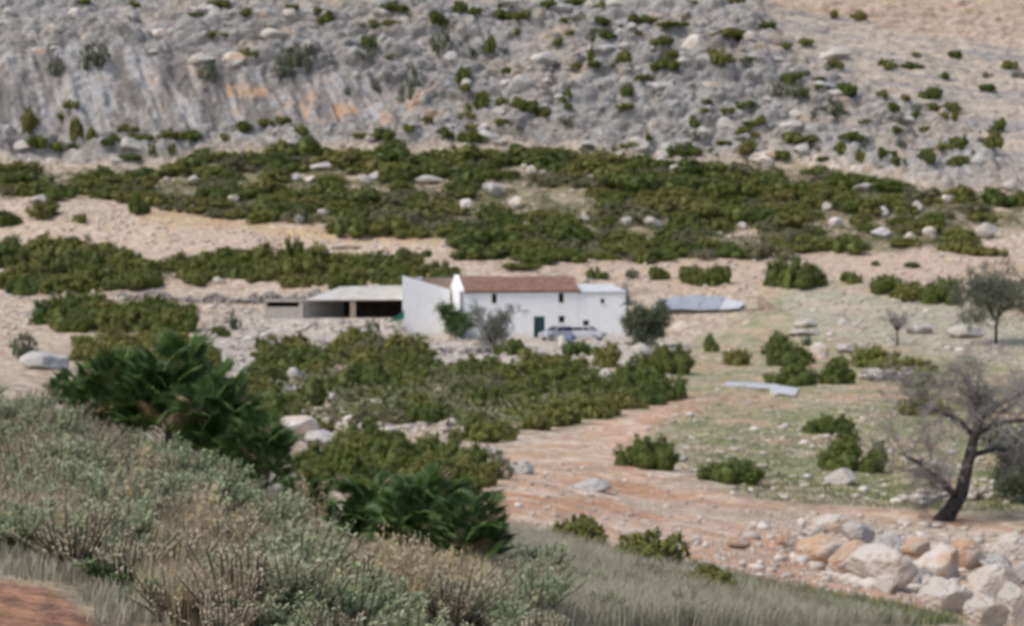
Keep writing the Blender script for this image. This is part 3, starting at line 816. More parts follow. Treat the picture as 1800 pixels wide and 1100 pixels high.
# ------------------------------------------------------------------ dry stone walls
def stone_wall(pts, h, thick, label, seed, m='wallstone', name='dry_stone_wall', sz=.34):
    g = np.random.default_rng(seed); V = []; Fc = []; off = 0
    o = Vector(pts[0]); iv, jf = ICO1
    iv0, jf0 = ico(0) if False else (iv, jf)
    for a, c in zip(pts, pts[1:]):
        a, c = Vector(a), Vector(c); L = (c - a).length; n = int(L / sz * (h / (sz * .62)) * 2.6)
        tdir = (c - a).normalized(); nrm = Vector((-tdir.y, tdir.x, 0)).normalized()
        for i in range(n):
            t = g.uniform(0, 1); hh = h * (.75 + .35 * math.sin(t * 9 + seed)) * g.uniform(0, 1)
            pp = a.lerp(c, t) + nrm * g.uniform(-.5, .5) * thick * (1.2 - .4 * hh / h) 
            pp.z = drop(pp.x, pp.y) + hh
            s = sz * g.uniform(.35, .75)
            v = iv * (np.array([1, .8, .6]) * s * g.uniform(.7, 1.2, 3)) * (1 + .25 * g.uniform(-1, 1, (len(iv), 1)))
            an = g.uniform(-.6, .6); R = np.array([[math.cos(an), -math.sin(an), 0], [math.sin(an), math.cos(an), 0], [0, 0, 1]])
            V.append(v @ R.T + np.array(pp - o)); Fc.append(jf + off); off += len(v)
    me = new_mesh(name, np.concatenate(V), np.concatenate(Fc), [M[m]])
    ob = tag(put(name, me, loc=o), label, 'wall'); return ob
def H(u, v): return hit(u, v)
ICO_S = ICO1
ICO1_b = ICO1
ICO1 = ico(0)
def walk(pl): return [hit(u, v) for u, v in pl]
stone_wall(walk([(210, 524), (330, 531), (420, 533), (470, 530)]), 1.1, .8, 'grey tumbled dry stone wall running left from the block hut', 3)
stone_wall([at(440, 516, 196), at(520, 514, 197), at(610, 506, 198)], 1.3, .8, 'crumbling stone wall behind the block hut and open shed', 4)
stone_wall([onground(800, 196), onground(900, 197.5), onground(1010, 199), onground(1105, 199)], 2.6, 1.2, 'rubble retaining wall rising behind the tile roof', 5, sz=.5)
stone_wall(walk([(770, 620), (830, 622), (900, 618)]), .6, .7, 'low line of stones under the twiggy bush before the farmhouse', 6)
stone_wall(walk([(1515, 668), (1560, 668), (1605, 666)]), .8, .7, 'short low stone wall among shrubs on the grassy meadow', 7, sz=.42)
stone_wall(walk([(1590, 885), (1640, 880), (1700, 878), (1770, 872)]), .38, .8, 'line of small pale stones behind the leaning bare tree', 8, m='stone', sz=.3)
stone_wall(walk([(700, 606), (735, 600), (765, 606)]), .5, .6, 'stone footing in front of the white wing', 9, m='stone')

# sheet roofed pen on the right of the house
pen = put('sheet_roofed_pen', None, loc=at(1220, 548, 193)); tag(pen, 'low ruined pen with crumpled blue grey metal sheets for a roof', 'pen')
O = pen.location.copy()
for k, (ua, ub, va, vb, vc, vd) in enumerate(((1146, 1190, 541, 543, 527, 519), (1186, 1226, 542, 544, 520, 519), (1222, 1264, 545, 543, 519, 521), (1262, 1300, 544, 541, 523, 531))):
    b = MB(); corr(b, at(ua, va, 193.5 + .1 * k) - O, at(ub, vb, 193.5 + .1 * k) - O, at(ua + 12, vc, 197.2) - O, at(ub + 10, vd, 197.2) - O, 8, .04)
    b.build('metal_sheet', M['zinc'] if k < 3 else M['whitesheet'], pen)
b = MB()
pl = [(1142, 544), (1190, 546), (1240, 548), (1300, 545), (1345, 540)]
for (ua, va), (ub, vb) in zip(pl, pl[1:]):
    a, c = at(ua, va, 194), at(ub, vb, 194.2)
    b.prism([Vector((a.x, a.y, a.z - 1.9)) - O, Vector((c.x, c.y, c.z - 1.9)) - O, c - O, a - O], (0, .45, 0))
b.build('mud_wall', M['earth'], pen)
b = MB(); a, c = at(1338, 520, 194.5), at(1372, 545, 193)
b.prism([Vector((a.x, a.y, a.z - 3)) - O, Vector((c.x, c.y, c.z - 2)) - O, c - O, a - O], (-.3, .5, 0)); b.build('broken_wall', M['earth'], pen)
# sheets lying on the meadow
O = hit(1330, 690)
sheets = []
for k, (ua, va, ub, vb, dv, mm) in enumerate(((1270, 680, 1316, 681, -7, 'whitesheet'), (1312, 683, 1360, 686, -8, 'whitesheet'), (1352, 692, 1398, 699, -13, 'whitesheet'))):
    a, c = hit(ua, va), hit(ub, vb); a2, c2 = hit(ua + 8, va + dv), hit(ub + 6, vb + dv)
    up = Vector((0, 0, .10 + .03 * k))
    cc = (a + c) / 2
    b = MB(); corr(b, a + up - cc, c + up - cc, a2 + up - cc, c2 + up - cc, 8, .035)
    tag(b.build('corrugated_sheet', M[mm], loc=cc), ['thin pale blue sheet at the end of the row lying on the meadow', 'pale blue sheet in the middle of the row on the meadow', 'widest whitish sheet of the row lying on the meadow', 'beige board lying in front of the pale sheets'][k], 'metal sheet')
# small things by the shed
p = hit(690, 566); b = MB()
b.prism([(-1.0, 0, -.2), (.9, .3, .95), (1.2, .5, 1.3), (1.2, .6, .4), (-.1, .3, -.1)], (0, .08, 0))
tag(b.build('green_tarpaulin', M['greensheet'], loc=p), 'bright green sheet leaning by the corner of the white wing', 'sheet')
p = hit(615, 598); b = MB(); b.box(-1.9, 1.9, -.15, .15, .02, .2); tag(b.build('timber_plank', M['plank'], loc=p, rot=(0, -.03, .05)), 'long pale plank lying on rubble before the open shed', 'plank')

# ------------------------------------------------------------------ parked cars
def car(loc, rz, label):
    e = put('parked_car', None, loc=loc, rot=(0, 0, rz)); tag(e, label, 'car', None)
    prof = [(-1.95, .42), (-1.98, .72), (-1.85, .92), (-1.6, .96), (1.0, .98), (1.75, .84), (1.93, .66), (1.95, .36), (1.6, .26), (-1.6, .26)]
    b = MB(); W_ = .82
    n = len(prof)
    def ring(y, s): return [Vector((x * (1 - (s * .03)), y, z - s * .04 * (z > .6))) for x, z in prof]
    rs = [ring(-W_ + .1, 1), ring(-W_, 0), ring(W_, 0), ring(W_ - .1, 1)]
    rs[0] = [Vector((p.x, -W_ + .02 - (.0), p.z)) for p in rs[0]]; rs[3] = [Vector((p.x, W_ - .02, p.z)) for p in rs[3]]
    rs = [rs[1], rs[2]]
    b.add(rs[0] + rs[1], [tuple(range(n)), tuple(range(2 * n - 1, n - 1, -1))] + [(i, n + i, n + (i + 1) % n, (i + 1) % n) for i in range(n)])
    body = b.build('body', M['paint'], e)
    md = body.modifiers.new('bevel', 'BEVEL'); md.width = .09; md.segments = 3
    cab = [(-1.72, .95), (-1.38, 1.42), (-.2, 1.48), (.35, 1.42), (1.05, .96)]
    b = MB(); m = len(cab)
    lo = [Vector((x, -.76 + .13 * (z > 1.2), z)) for x, z in cab]; hi = [Vector((p.x, -p.y, p.z)) for p in lo]
    b.add(lo + hi, [tuple(range(m)), tuple(range(2 * m - 1, m - 1, -1))] + [(i, m + i, m + (i + 1) % m, (i + 1) % m) for i in range(m)])
    cb = b.build('cabin', M['paint'], e); md = cb.modifiers.new('bevel', 'BEVEL'); md.width = .05; md.segments = 2
    def quad(nm, pts, mm, off):
        bb = MB(); bb.prism(pts, off); return bb.build(nm, mm, e)
    quad('windscreen', [(.98, -.64, 1.02), (.98, .64, 1.02), (.42, .56, 1.385), (.42, -.56, 1.385)], M['glass'], (.03, 0, .05))
    quad('rear_window', [(-1.66, -.6, 1.04), (-1.42, -.54, 1.37), (-1.42, .54, 1.37), (-1.66, .6, 1.04)], M['glass'], (-.05, 0, .02))
    for s in (-1, 1):
        quad('side_window', [(-.1, s * .735, 1.02), (.78, s * .735, 1.02), (.3, s * .65, 1.36), (-.1, s * .65, 1.40)], M['glass'], (0, s * .035, .01))
        quad('side_window', [(-1.45, s * .735, 1.02), (-.2, s * .735, 1.02), (-.2, s * .65, 1.40), (-1.25, s * .65, 1.36)], M['glass'], (0, s * .035, .01))
        quad('headlight', [(1.86, s * .5, .6), (1.86, s * .76, .62), (1.78, s * .76, .78), (1.8, s * .5, .76)], M['lampglass'], (.08, 0, .01))
        quad('mirror', [(.66, s * .8, 1.0), (.8, s * .8, 1.0), (.8, s * .8, 1.14), (.66, s * .8, 1.14)], M['paint'], (0, s * .16, 0))
        for x in (-1.22, 1.22):
            b = MB(); b.tube([(x, s * .66, .3), (x, s * .70, .3), (x, s * .82, .3), (x, s * .845, .3)], [.27, .3, .3, .27], 20)
            wh = b.build('wheel', M['rubber'], e)
            b = MB(); b.tube([(x, s * .84, .3), (x, s * .857, .3)], [.19, .17], 14); b.build('rim', M['rim'], wh)
    quad('number_plate', [(1.945, -.26, .42), (1.945, .26, .42), (1.945, .26, .53), (1.945, -.26, .53)], M['plate'], (.02, 0, 0))
    quad('grille', [(1.9, -.42, .58), (1.9, .42, .58), (1.885, .42, .68), (1.885, -.42, .68)], M['rubber'], (.06, 0, 0))
    return e
for (u, d, rz, lb) in ((981, 177.6, math.radians(-150), 'silver hatchback parked nearer the green door of the farmhouse'), (1031, 177.8, math.radians(-22), 'silver hatchback parked before the annex beside the other car')):
    x = (u - 900) / F * d
    car((x, d, drop(x, d) + .01), rz, lb)
def drum(u, v, r, h, m, label, nm):
    p = hit(u, v); e = put(nm, None, loc=p); tag(e, label, 'barrel')
    b = MB(); b.tube([(0, 0, 0), (0, 0, .02), (0, 0, h * .3), (0, 0, h * .33), (0, 0, h * .36), (0, 0, h * .66), (0, 0, h * .69), (0, 0, h * .72), (0, 0, h * .97), (0, 0, h)], [r * .93, r, r, r * 1.05, r, r, r * 1.05, r, r, r * .93], 18)
    b.build('barrel_body', m, e, smooth=False)
    b = MB(); b.tube([(0, 0, h), (0, 0, h + .03)], [r * .75, r * .75], 16); b.build('lid', m, e)
drum(1003, 604, .38, .85, M['blue'], 'blue plastic barrel standing in front of the two cars', 'plastic_barrel')
drum(988, 604, .36, .75, M['cream'], 'cream coloured barrel standing beside the blue barrel', 'plastic_barrel')
# ------------------------------------------------------------------ shrubs
G_CL = 'shrubs rooted in the cliff'
L_CL = 'small dark green shrub rooted in a crevice of the grey cliff'
CL = [(150,5,25,10),(235,8,20,14),(385,10,40,14),(435,25,30,14),(340,28,30,8),(375,65,35,12),(435,95,28,18),(125,188,28,20),(108,208,14,12),(48,225,35,40),(135,235,25,45),(70,255,50,25),(110,262,50,20),(160,240,20,20),(220,232,35,15),(250,245,35,15),(195,252,30,15),(300,238,40,18),(335,238,45,18),(430,228,50,18),(395,245,25,12),(230,275,30,12),(266,268,16,16),(302,267,16,16),
 (575,38,30,18),(475,50,20,8),(555,20,30,8),(515,12,20,12),(765,37,36,22),(808,16,30,20),(835,22,30,12),(880,30,45,16),(690,15,40,12),(815,138,34,24),(845,183,22,20),(822,190,12,10),(862,85,25,25),(832,95,16,12),(750,213,20,12),(465,220,30,16),(500,214,40,14),(530,232,25,18),(640,240,40,12),(670,235,50,22),(720,228,30,15),(780,238,30,14),(830,240,50,25),(880,215,30,14),
 (1010,5,45,14),(965,12,25,14),(1057,12,12,12),(915,30,35,18),(995,38,28,8),(1053,38,28,12),(1130,35,55,12),(1185,42,55,12),(1062,66,42,12),(1285,62,65,18),(1165,75,35,14),(1180,93,40,14),(1170,118,50,20),(1262,108,50,24),(1100,103,30,20),(1040,95,12,24),(985,78,24,14),(1005,60,18,8),(910,58,20,12),(1055,117,45,10),(1018,120,25,12),(1133,134,32,8),(1100,165,20,20),(998,178,20,22),(920,190,40,22),(958,202,25,16),(1140,243,12,14),(1220,5,18,10),(1345,47,30,10),(1240,192,20,12),(1280,190,35,12),(1315,187,35,12),(1218,215,25,14),(1340,215,20,12),(1110,258,30,14),(1195,265,45,20),(1225,270,30,10),(1320,262,50,22),(1275,250,30,10),
 (1380,82,30,10),(1415,77,32,14),(1465,30,24,12),(1512,30,32,16),(1560,113,40,16),(1605,118,35,10),(1610,97,14,8),(1660,138,24,10),(1395,135,45,12),(1445,142,35,8),(1486,157,46,22),(1553,165,22,16),(1590,175,24,10),(1570,193,24,16),(1670,187,50,18),(1680,205,15,20),(1757,222,28,18),(1625,226,26,12),(1748,255,30,24),(1693,252,18,22),(1610,205,12,12),(1400,245,70,16),(1503,243,50,14),(1630,275,30,25),(1688,285,40,18),(1550,275,20,20),(1510,280,22,18),(1480,262,25,25),(1445,280,28,8),(1375,275,40,18)]
def cl_label(u, v):
    if u < 900: w_ = 'along the foot of the smooth streaked cliff' if v > 200 else 'on the rock ledges above the smooth streaked cliff' if v < 110 else 'on the face of the smooth streaked cliff'
    elif v > 185: w_ = 'on the lowest grey rocks just above the thicket'
    elif u > 1350: w_ = 'on the beige bedded rock slope'
    else: w_ = 'among the jumbled grey blocks of the upper slope'
    return 'small dark green shrub growing ' + w_
for u, v, a, h in CL: shrub(u, v, a, h * .98, cl_label(u, v), G_CL, random.choice((MAST, MAST2)), name='cliff_shrub')
rr = random.Random(91)
for _ in range(110):
    u, v = rr.uniform(560, 1800), rr.uniform(0, 300)
    if v > np.interp(u, bl_u, bl_v) - 6 or (u < 760 and 110 < v < 225) or (u > 1350 and v < 90): continue
    a = rr.uniform(12, 34); shrub(u, v, a, a * rr.uniform(.32, .6), cl_label(u, v), G_CL, random.choice((MAST, MAST2, GREY)), name='cliff_shrub')
for u, v, a, h in [(520,105,60,45),(500,135,28,38),(645,100,45,24),(720,155,38,60),(778,85,42,38),(365,132,42,34),(165,108,48,44),(100,120,30,35),(610,163,16,16),(660,153,14,20),(1385,168,58,24),(1460,205,55,32),(1475,195,22,22)]:
    shrub(u, v, a, h, 'loose grey green bush clinging to the cliff face', 'grey green bushes on the cliff', GREY, name='cliff_bush')

def thicket(poly, n, wr, hr, label, group, meshes, gaps=(), name='mastic_shrub', parts=False, seed=1, sep=.55, tries=60):
    r = random.Random(seed); us = [p[0] for p in poly]; vs = [p[1] for p in poly]; done = []
    for _ in range(n * tries):
        if len(done) >= n: break
        u, v = r.uniform(min(us), max(us)), r.uniform(min(vs), max(vs))
        if not inpoly(np.array([u]), np.array([v]), poly)[0]: continue
        a = r.uniform(*wr); h = a * r.uniform(*hr)
        if any(((u - gu) / (gw + a * .3)) ** 2 + ((v - gv_) / (gh + h * .3)) ** 2 < 1 for gu, gv_, gw, gh in gaps): continue
        if any(((u - q[0]) / (.5 * (a + q[2]) * sep)) ** 2 + ((v - q[1]) / (.5 * (h + q[3]) * sep)) ** 2 < 1 for q in done): continue
        done.append((u, v, a, h))
        shrub(u, v, a, h, label(u) if callable(label) else label, group, random.choice(meshes), parts, name)
    return done
UP = [(0,292),(150,304),(290,300),(330,280),(540,268),(700,274),(900,266),(1000,272),(1120,284),(1230,296),(1330,298),(1430,300),(1480,306),(1570,326),(1700,342),(1800,352),(1800,395),(1745,400),(1690,440),(1530,432),(1440,436),(1300,448),(1080,452),(950,452),(820,448),(790,420),(700,408),(560,394),(400,380),(300,362),(200,348),(130,342),(0,338)]
GAPS0 = [(1000,343,38,18),(925,345,16,16),(915,300,22,12),(1312,410,24,9),(640,316,36,9),(520,314,22,7),(565,293,20,7),(760,320,32,8),(868,335,20,12),(905,357,14,10),(820,360,14,14),(1102,391,9,8),(1148,393,16,7),(1028,386,7,6),(1520,330,17,8),(1552,374,11,8),(1614,367,9,9),(1550,410,19,8),(1735,408,20,9),(1665,350,14,9),(1470,390,34,12),(1630,415,22,9),(1690,384,26,5),(1455,365,12,10),(1395,300,20,10),(105,305,22,6),(295,315,16,8),(340,317,13,6),(440,308,20,7),(570,375,20,7),(410,350,12,8),(1765,370,22,12),(1010,250,1,1)]
THL = lambda u: 'low green shrub of the hillside thicket ' + ('directly above the cut earth bank' if u < 560 else 'above the shed and white wing' if u < 800 else 'above the clay tile roof' if u < 1060 else 'above the blue grey metal sheets' if u < 1370 else 'above the big terrace clump')
GAPS = [(a, b_ + 7, c * 1.1, d_ + 7) for a, b_, c, d_ in GAPS0]
thicket(UP, 300, (46, 92), (.28, .44), THL, 'thicket below the cliff', (MAST, MAST, MAST2, MAST2, BROWN), GAPS, seed=2, sep=.52, name='thicket_shrub')
ROW1 = [(0,438),(100,436),(190,438),(260,466),(330,455),(420,445),(500,470),(560,458),(620,446),(700,460),(785,472),(785,486),(700,492),(520,494),(420,484),(300,494),(180,498),(0,510)]
thicket(ROW1, 75, (46, 90), (.42, .55), (lambda u: 'green shrub in the hedge like row ' + ('below the pale track, left of the ruined wall' if u < 230 else 'just above the ruined dry stone wall' if u < 470 else 'just above the shed roof' if u < 640 else 'beside the white boulder above the wing')), 'shrub row above the shed', (MAST, MAST2), [(290,484,24,5),(390,488,10,5),(30,470,14,5)], seed=3, sep=.42, name='hedge_shrub')
ROW2 = [(85,545),(170,530),(250,534),(330,555),(340,570),(270,576),(200,570),(100,566)]
thicket(ROW2, 20, (50, 85), (.5, .6), 'green shrub in the island of bushes left of the ruined walls', 'bush island left of the ruins', (MAST, MAST2), seed=4, sep=.42, name='mastic_shrub')
ROW3 = [(150,585),(300,585),(310,605),(375,628),(370,650),(260,650),(180,640),(20,655),(20,640),(140,640)]
thicket(ROW3, 18, (50, 90), (.45, .55), 'olive green shrub behind the tall fan palms', 'shrubs behind the fan palms', (MAST,), [(75,632,45,18)], seed=5, sep=.42)
LOW = [(500,612),(620,604),(700,598),(735,612),(745,645),(900,650),(1100,655),(1170,682),(1140,705),(1070,718),(970,738),(880,765),(820,762),(800,735),(700,732),(600,742),(470,738),(400,692),(470,655)]
LOWL = lambda u: 'bushy green shrub of the lower thicket ' + ('beside the rubble left of the round boulder' if u < 560 else 'below the open shed' if u < 710 else 'below the white wing and gable' if u < 840 else 'below the twiggy bush and green door' if u < 980 else 'below the parked cars' if u < 1070 else 'at its tip beside the grassy meadow')
LGAPS = [(570,722,48,14),(655,712,20,12),(520,665,26,18),(495,692,28,10),(690,686,24,8),(1060,662,24,10),(800,666,14,7),(700,765,64,16),(900,740,28,12),(770,690,26,8),(960,700,22,8),(600,650,18,9),(850,720,30,9)]
thicket(LOW, 96, (56, 112), (.42, .56), LOWL, 'thicket below the farmhouse', (MAST, MAST, MAST2, MAST2, BROWN), LGAPS, seed=6, sep=.44, parts=True)
LOW2 = [(560,792),(640,762),(700,780),(775,790),(830,825),(800,845),(700,850),(600,850),(565,835)]
thicket(LOW2, 20, (80, 120), (.5, .6), 'bushy green shrub between the round boulder and the stony path', 'shrubs by the round boulder', (MAST, MAST2), seed=7, sep=.34, parts=True)
LOW3 = [(400,700),(470,690),(560,745),(470,740)]
thicket(LOW3, 8, (60, 90), (.5, .55), 'green shrub above the round boulder', 'shrubs above the round boulder', (MAST,), seed=8, sep=.45, parts=True)
ONE = [
 (243,362,32,32,'upright dark shrub alone on the edge of the cut earth bank',1),(140,386,26,14,'tiny flat shrub on the bare pale track',1),(75,370,74,28,'wide low shrub on the bare slope by the pale track',0),(8,386,48,28,'shrub at the end of the bare pale track',1),
 (513,446,40,44,'round upright dark shrub on the bare strip above the shed',1),(465,442,16,14,'tiny dark shrub on bare ground near the round upright shrub',1),(750,446,22,13,'tiny dark shrub on bare ground above the white wing',1),(845,450,50,16,'low shrub at the foot of the slope above the tile roof',0),(915,467,66,14,'long flat shrub just above the tile roof',0),
 (1048,482,32,18,'small shrub just above the annex roof',1),(1125,453,46,24,'round bright shrub on the terrace above the annex',0),(1155,482,38,24,'round dark shrub on the terrace right of the annex',1),(1110,482,32,16,'greyish little shrub between two round shrubs above the annex',2),
 (1218,486,56,34,'dark shrub above the blue grey sheets, half of a pair',1),(1262,485,56,36,'wider dark shrub above the blue grey sheets',1),(1385,484,66,52,'tall half of the big dense shrub clump on the terrace',1),(1425,486,66,46,'rounded half of the big dense shrub clump on the terrace',1),(1497,490,36,18,'small shrub just right of the big dense clump',1),
 (1565,502,70,32,'low shrub of the row left of the grey almond tree',1),(1612,512,70,36,'middle shrub of the row left of the grey almond tree',0),(1662,512,72,52,'tall shrub touching the grey almond tree',1),(1540,463,16,10,'tiny round shrub on the bare terrace',1),(1602,465,24,12,'small dark dome shrub on the bare terrace',1),(1745,442,48,20,'flat shrub on the slope above the grey almond tree',0),
 (385,583,32,20,'small dark shrub among rubble left of the shed',1),(410,566,24,32,'upright little shrub among rubble left of the shed',2),(460,606,28,22,'small dark shrub before the block hut',1),(145,570,32,18,'small shrub at the end of the bush island',1),
 (655,590,28,46,'upright dark plant standing before the open shed',2),
 (905,610,58,32,'dark shrub at the foot of the twiggy bush by the house',1),
 (985,632,84,32,'green shrub in front of the green door',0),(1022,615,56,24,'low dark shrub in front of the parked cars and blue barrel',1),(1075,628,66,42,'bright green shrub in front of the annex corner',0),(1165,636,80,50,'dark shrub below the grey olive tree',1),(1115,640,24,30,'narrow shrub between rubble and the olive tree',2),
 (1250,607,28,26,'small dark shrub starting the meadow bush line',1),(1295,626,64,38,'second shrub of the meadow bush line',0),(1375,622,84,46,'widest shrub of the meadow bush line',1),(1395,658,80,48,'shrub directly behind the pale sheets on the meadow',1),
 (1475,652,74,52,'dark shrub left of the short stone wall',1),(1540,628,80,46,'tall shrub behind the short stone wall',0),(1600,640,74,30,'shrub at the right end of the short stone wall',0),(1617,668,58,34,'yellowish shrub in front of the short stone wall',0),(1622,712,76,42,'green shrub half hidden by the bare tree crown',0),
 (1455,749,68,32,'brownish low shrub alone on the grassy meadow',1),(1493,802,88,56,'big dark shrub on the meadow with a pale rock at its foot',1),(1545,812,54,44,'smaller shrub joined to the big dark meadow shrub',1),(1133,800,92,54,'umbrella shaped shrub on the meadow beside a pale stone',1),(1287,828,98,50,'dark dome shrub on the meadow edge by the path',1),
 (1415,600,24,20,'little green shrub above the meadow bush line',2),
 (875,822,66,46,'brown tinged shrub beside the stony path',2),(785,806,116,68,'large dark shrub beside the stony path',1),(845,756,76,48,'shrub at the tip of the thicket by orange earth',0),
 (1025,930,104,74,'bright dome shrub on the edge of the stony path',0),(1150,966,120,80,'wide green shrub at the edge of the dry grass bank',0),(1245,1018,110,60,'low green shrub on the edge of the dry grass bank beside the stony path',0),
 (40,612,50,44,'blue green shrub against a grey slab above the sage bank',2)]
for u, v, a, h, lb, k in ONE:
    shrub(u, v, a, h, lb, None, (MAST, MAST2, GREY)[k], parts=True, name='evergreen_shrub')

# low scrub between the thicket shrubs: nobody could count it
def scatter(poly, n, seed, dmin=0, dmax=1e9, gaps=()):
    g = np.random.default_rng(seed); us = [p[0] for p in poly]; vs = [p[1] for p in poly]
    u = g.uniform(min(us), max(us), n * 3); v = g.uniform(min(vs), max(vs), n * 3)
    k = inpoly(u, v, poly)
    for gu, gv_, gw, gh in gaps: k &= ((u - gu) / gw) ** 2 + ((v - gv_) / gh) ** 2 > 1
    u, v = u[k][:n], v[k][:n]; out = []
    for a, c in zip(u, v):
        p = hit(float(a), float(c))
        if p and dmin < p.y < dmax: out.append(tuple(p))
    return np.array(out), g
P, g = scatter(UP, 8500, 31, gaps=GAPS0)
P2, _ = scatter(LOW, 1500, 32, gaps=LGAPS)
P3_, _ = scatter(ROW1, 900, 33)
P = np.concatenate([P, P2, P3_])
Q = np.repeat(P, 9, 0); n = len(Q); Q = Q + g.normal(size=(n, 3)) * np.array([.38, .38, .2]) + np.array([0, 0, .3])
v, f = cards(Q, unit(g.normal(size=(n, 3)) + np.array([0, -.3, 1.0])), g.uniform(.1, .26, n), g.uniform(.05, .12, n), g)
tag(put('low_scrub', new_mesh('low_scrub', v, f, [M['scrub']])), 'low grey brown scrub filling the gaps of the hillside thicket', 'scrub', kind='stuff')

# ------------------------------------------------------------------ boulders and stones
BL = [(565,293,46,15,0),(518,313,26,13,0),(545,316,26,10,1),(640,318,30,14,1),(660,310,24,14,0),(755,318,56,13,0),(868,335,42,26,0),(820,362,26,20,1),(845,372,18,14,0),(1102,391,22,20,0),(1148,393,40,17,0),(1028,386,18,12,0),(1520,330,40,16,0),(1552,374,26,17,0),(1614,367,22,20,0),(1550,410,42,16,0),(1735,408,46,22,0),(1618,342,16,16,0),(1668,352,26,16,1),(525,386,20,14,0),(570,374,26,12,1),(68,352,32,20,0),(10,318,24,14,0),(55,285,18,12,0),(340,317,22,13,0),(410,350,20,14,1),(935,300,20,16,1),(955,305,16,12,0),(1040,312,16,10,0),(905,358,30,18,1),(1080,282,26,12,0),(1165,286,28,18,0),(1190,297,24,18,0),(1255,293,32,16,0),(1345,285,40,22,1),(1635,412,26,18,1),(1600,418,24,14,1),(1455,365,20,14,0),(1368,382,26,16,0),(1470,392,28,18,1),(705,350,14,10,0),(800,300,20,12,0),(720,280,24,14,0),(1305,398,20,10,1)]
for u, v, a, h, k in BL: boulder(u, v, a * .88, h * 1.1, 'pale boulder showing among the shrubs of the hillside thicket', 'boulders in the thicket', ('lime', 'limewarm')[k], sink=.02)
BL2 = [(665,448,34,18,'white boulder at the edge of the shrub row above the white wing','lime'),(600,433,58,12,'long flat pale slab above the shrub row','limewarm'),(572,448,52,14,'tilted flat slab beside the upright round shrub','limewarm'),(786,427,22,12,'small white boulder where the thicket meets the track','lime'),(230,446,34,14,'low pale rock on top of the shrub row by the track','lime'),(160,482,34,14,'pale slab half sunk in the shrub row','lime'),(385,492,22,16,'grey block beside the ruined wall','lime'),(345,492,18,18,'upright grey block beside the ruined wall','lime'),
 (72,632,84,38,'long grey slab beside the blue green shrub','lime'),(515,750,78,46,'large round boulder with an orange side above the palms','limewarm'),(585,772,96,34,'pale slab leaning next to the large round boulder','lime'),(620,757,44,24,'smaller pale block behind the leaning slab','lime'),(497,686,44,16,'white flat stone under the thicket edge','lime'),(655,708,36,16,'white stone inside the lower thicket','lime'),(520,656,34,30,'grey upright boulder inside the lower thicket','lime'),(1060,657,52,16,'grey rounded rock on top of the lower thicket','lime'),(720,750,18,14,'little grey stone at the lower thicket edge','lime'),
 (1192,804,34,13,'flat white stone beside the umbrella shaped shrub','lime'),(1478,838,52,28,'pale rock at the foot of the big dark meadow shrub','lime'),(1040,852,66,22,'flat grey rock on the stony path','lime'),(915,820,44,26,'pale rock where the path meets the shrubs','lime'),(860,790,40,20,'pale stone beside the brown tinged shrub','lime'),(1420,566,40,22,'white boulder right of the sheet roofed pen','lime'),(1415,584,56,14,'flat pale stone below the white boulder by the pen','lime'),(1440,615,30,30,'orange and white rock above the meadow shrubs','limewarm'),(1490,612,40,18,'pale rock behind the meadow shrubs','lime'),(1540,655,50,24,'pale rocks in the gap of the meadow shrubs','lime'),(1130,612,40,30,'pale rock heap stone below the olive tree','lime'),(1110,640,36,28,'pale angular rock under the annex corner','lime'),
 (1620,575,50,26,'pale boulder beside the thin leafless sapling','lime'),(1700,580,60,30,'pale boulder at the foot of the grey almond tree','lime'),(1470,90,60,30,'single large rounded rock on the beige slope','lime')]
for u, v, a, h, lb, k in BL2: boulder(u, v, a, h, lb, None, k, sink=.3)
FG = [(1465,922,76,34,'limewarm','flat topped rock at the back of the roadside boulder heap',31),(1512,938,64,46,'lime','white angular rock at the back of the roadside boulder heap',30),(1452,968,96,50,'limeorange','orange tinted rock at the left end of the boulder heap',29),(1500,984,76,66,'limeorange','leaning salmon slab in the boulder heap',28),(1550,1000,120,74,'limewarm','biggest boulder of the heap with pale top and brown base',27.5),(1610,962,66,36,'limeorange','orange rock behind the biggest boulder',31),(1570,955,60,36,'lime','grey rock behind the biggest boulder',30),(1642,966,44,24,'limewarm','small pale rock between orange and white boulders',31),(1655,990,88,56,'lime','pale block with a dark side in the boulder heap',29),(1702,976,62,60,'limeorange','upright orange boulder standing in the heap',29.5),(1752,992,66,36,'lime','flat grey stone behind the upright orange boulder',30),(1782,962,74,44,'limewarm','long boulder with orange underside at the heap end',32),(1665,1045,94,64,'limewarm','white domed boulder with an orange foot',26.5),(1750,1026,98,66,'limewarm','broad pale boulder with rusty lower edge',27),(1735,1080,76,60,'lime','rough grey boulder at the very front of the heap',25.5),(1788,1066,62,84,'limewarm','tall pale block with orange side at the front of the heap',25.8),(1800,1010,50,36,'lime','grey rock wedged behind the broad pale boulder',28.5),(1385,950,44,28,'limeorange','lone orange clod on the earth track',33),(1300,955,40,20,'limeorange','small orange rock on the earth track',35),(1560,1030,50,26,'limewarm','small pale rock in front of the biggest boulder',26.5),(1620,1010,44,24,'lime','small grey rock right of the biggest boulder',27)]
for u, v, a, h, k, lb, d in FG: boulder(u, v, a * .97, h * 1.02, lb, None, 'limewarm' if k == 'lime' and u % 2 else k, sink=.16, name='roadside_boulder')
r = random.Random(5); n = 0
CLP = [(0,0),(700,0),(1340,0),(1400,110),(1620,200),(1780,300),(1790,335),(1560,310),(1330,280),(1120,272),(900,252),(740,250),(540,250),(300,280),(150,290),(0,280),(0,235),(380,240),(740,228),(720,140),(330,100),(0,90)]
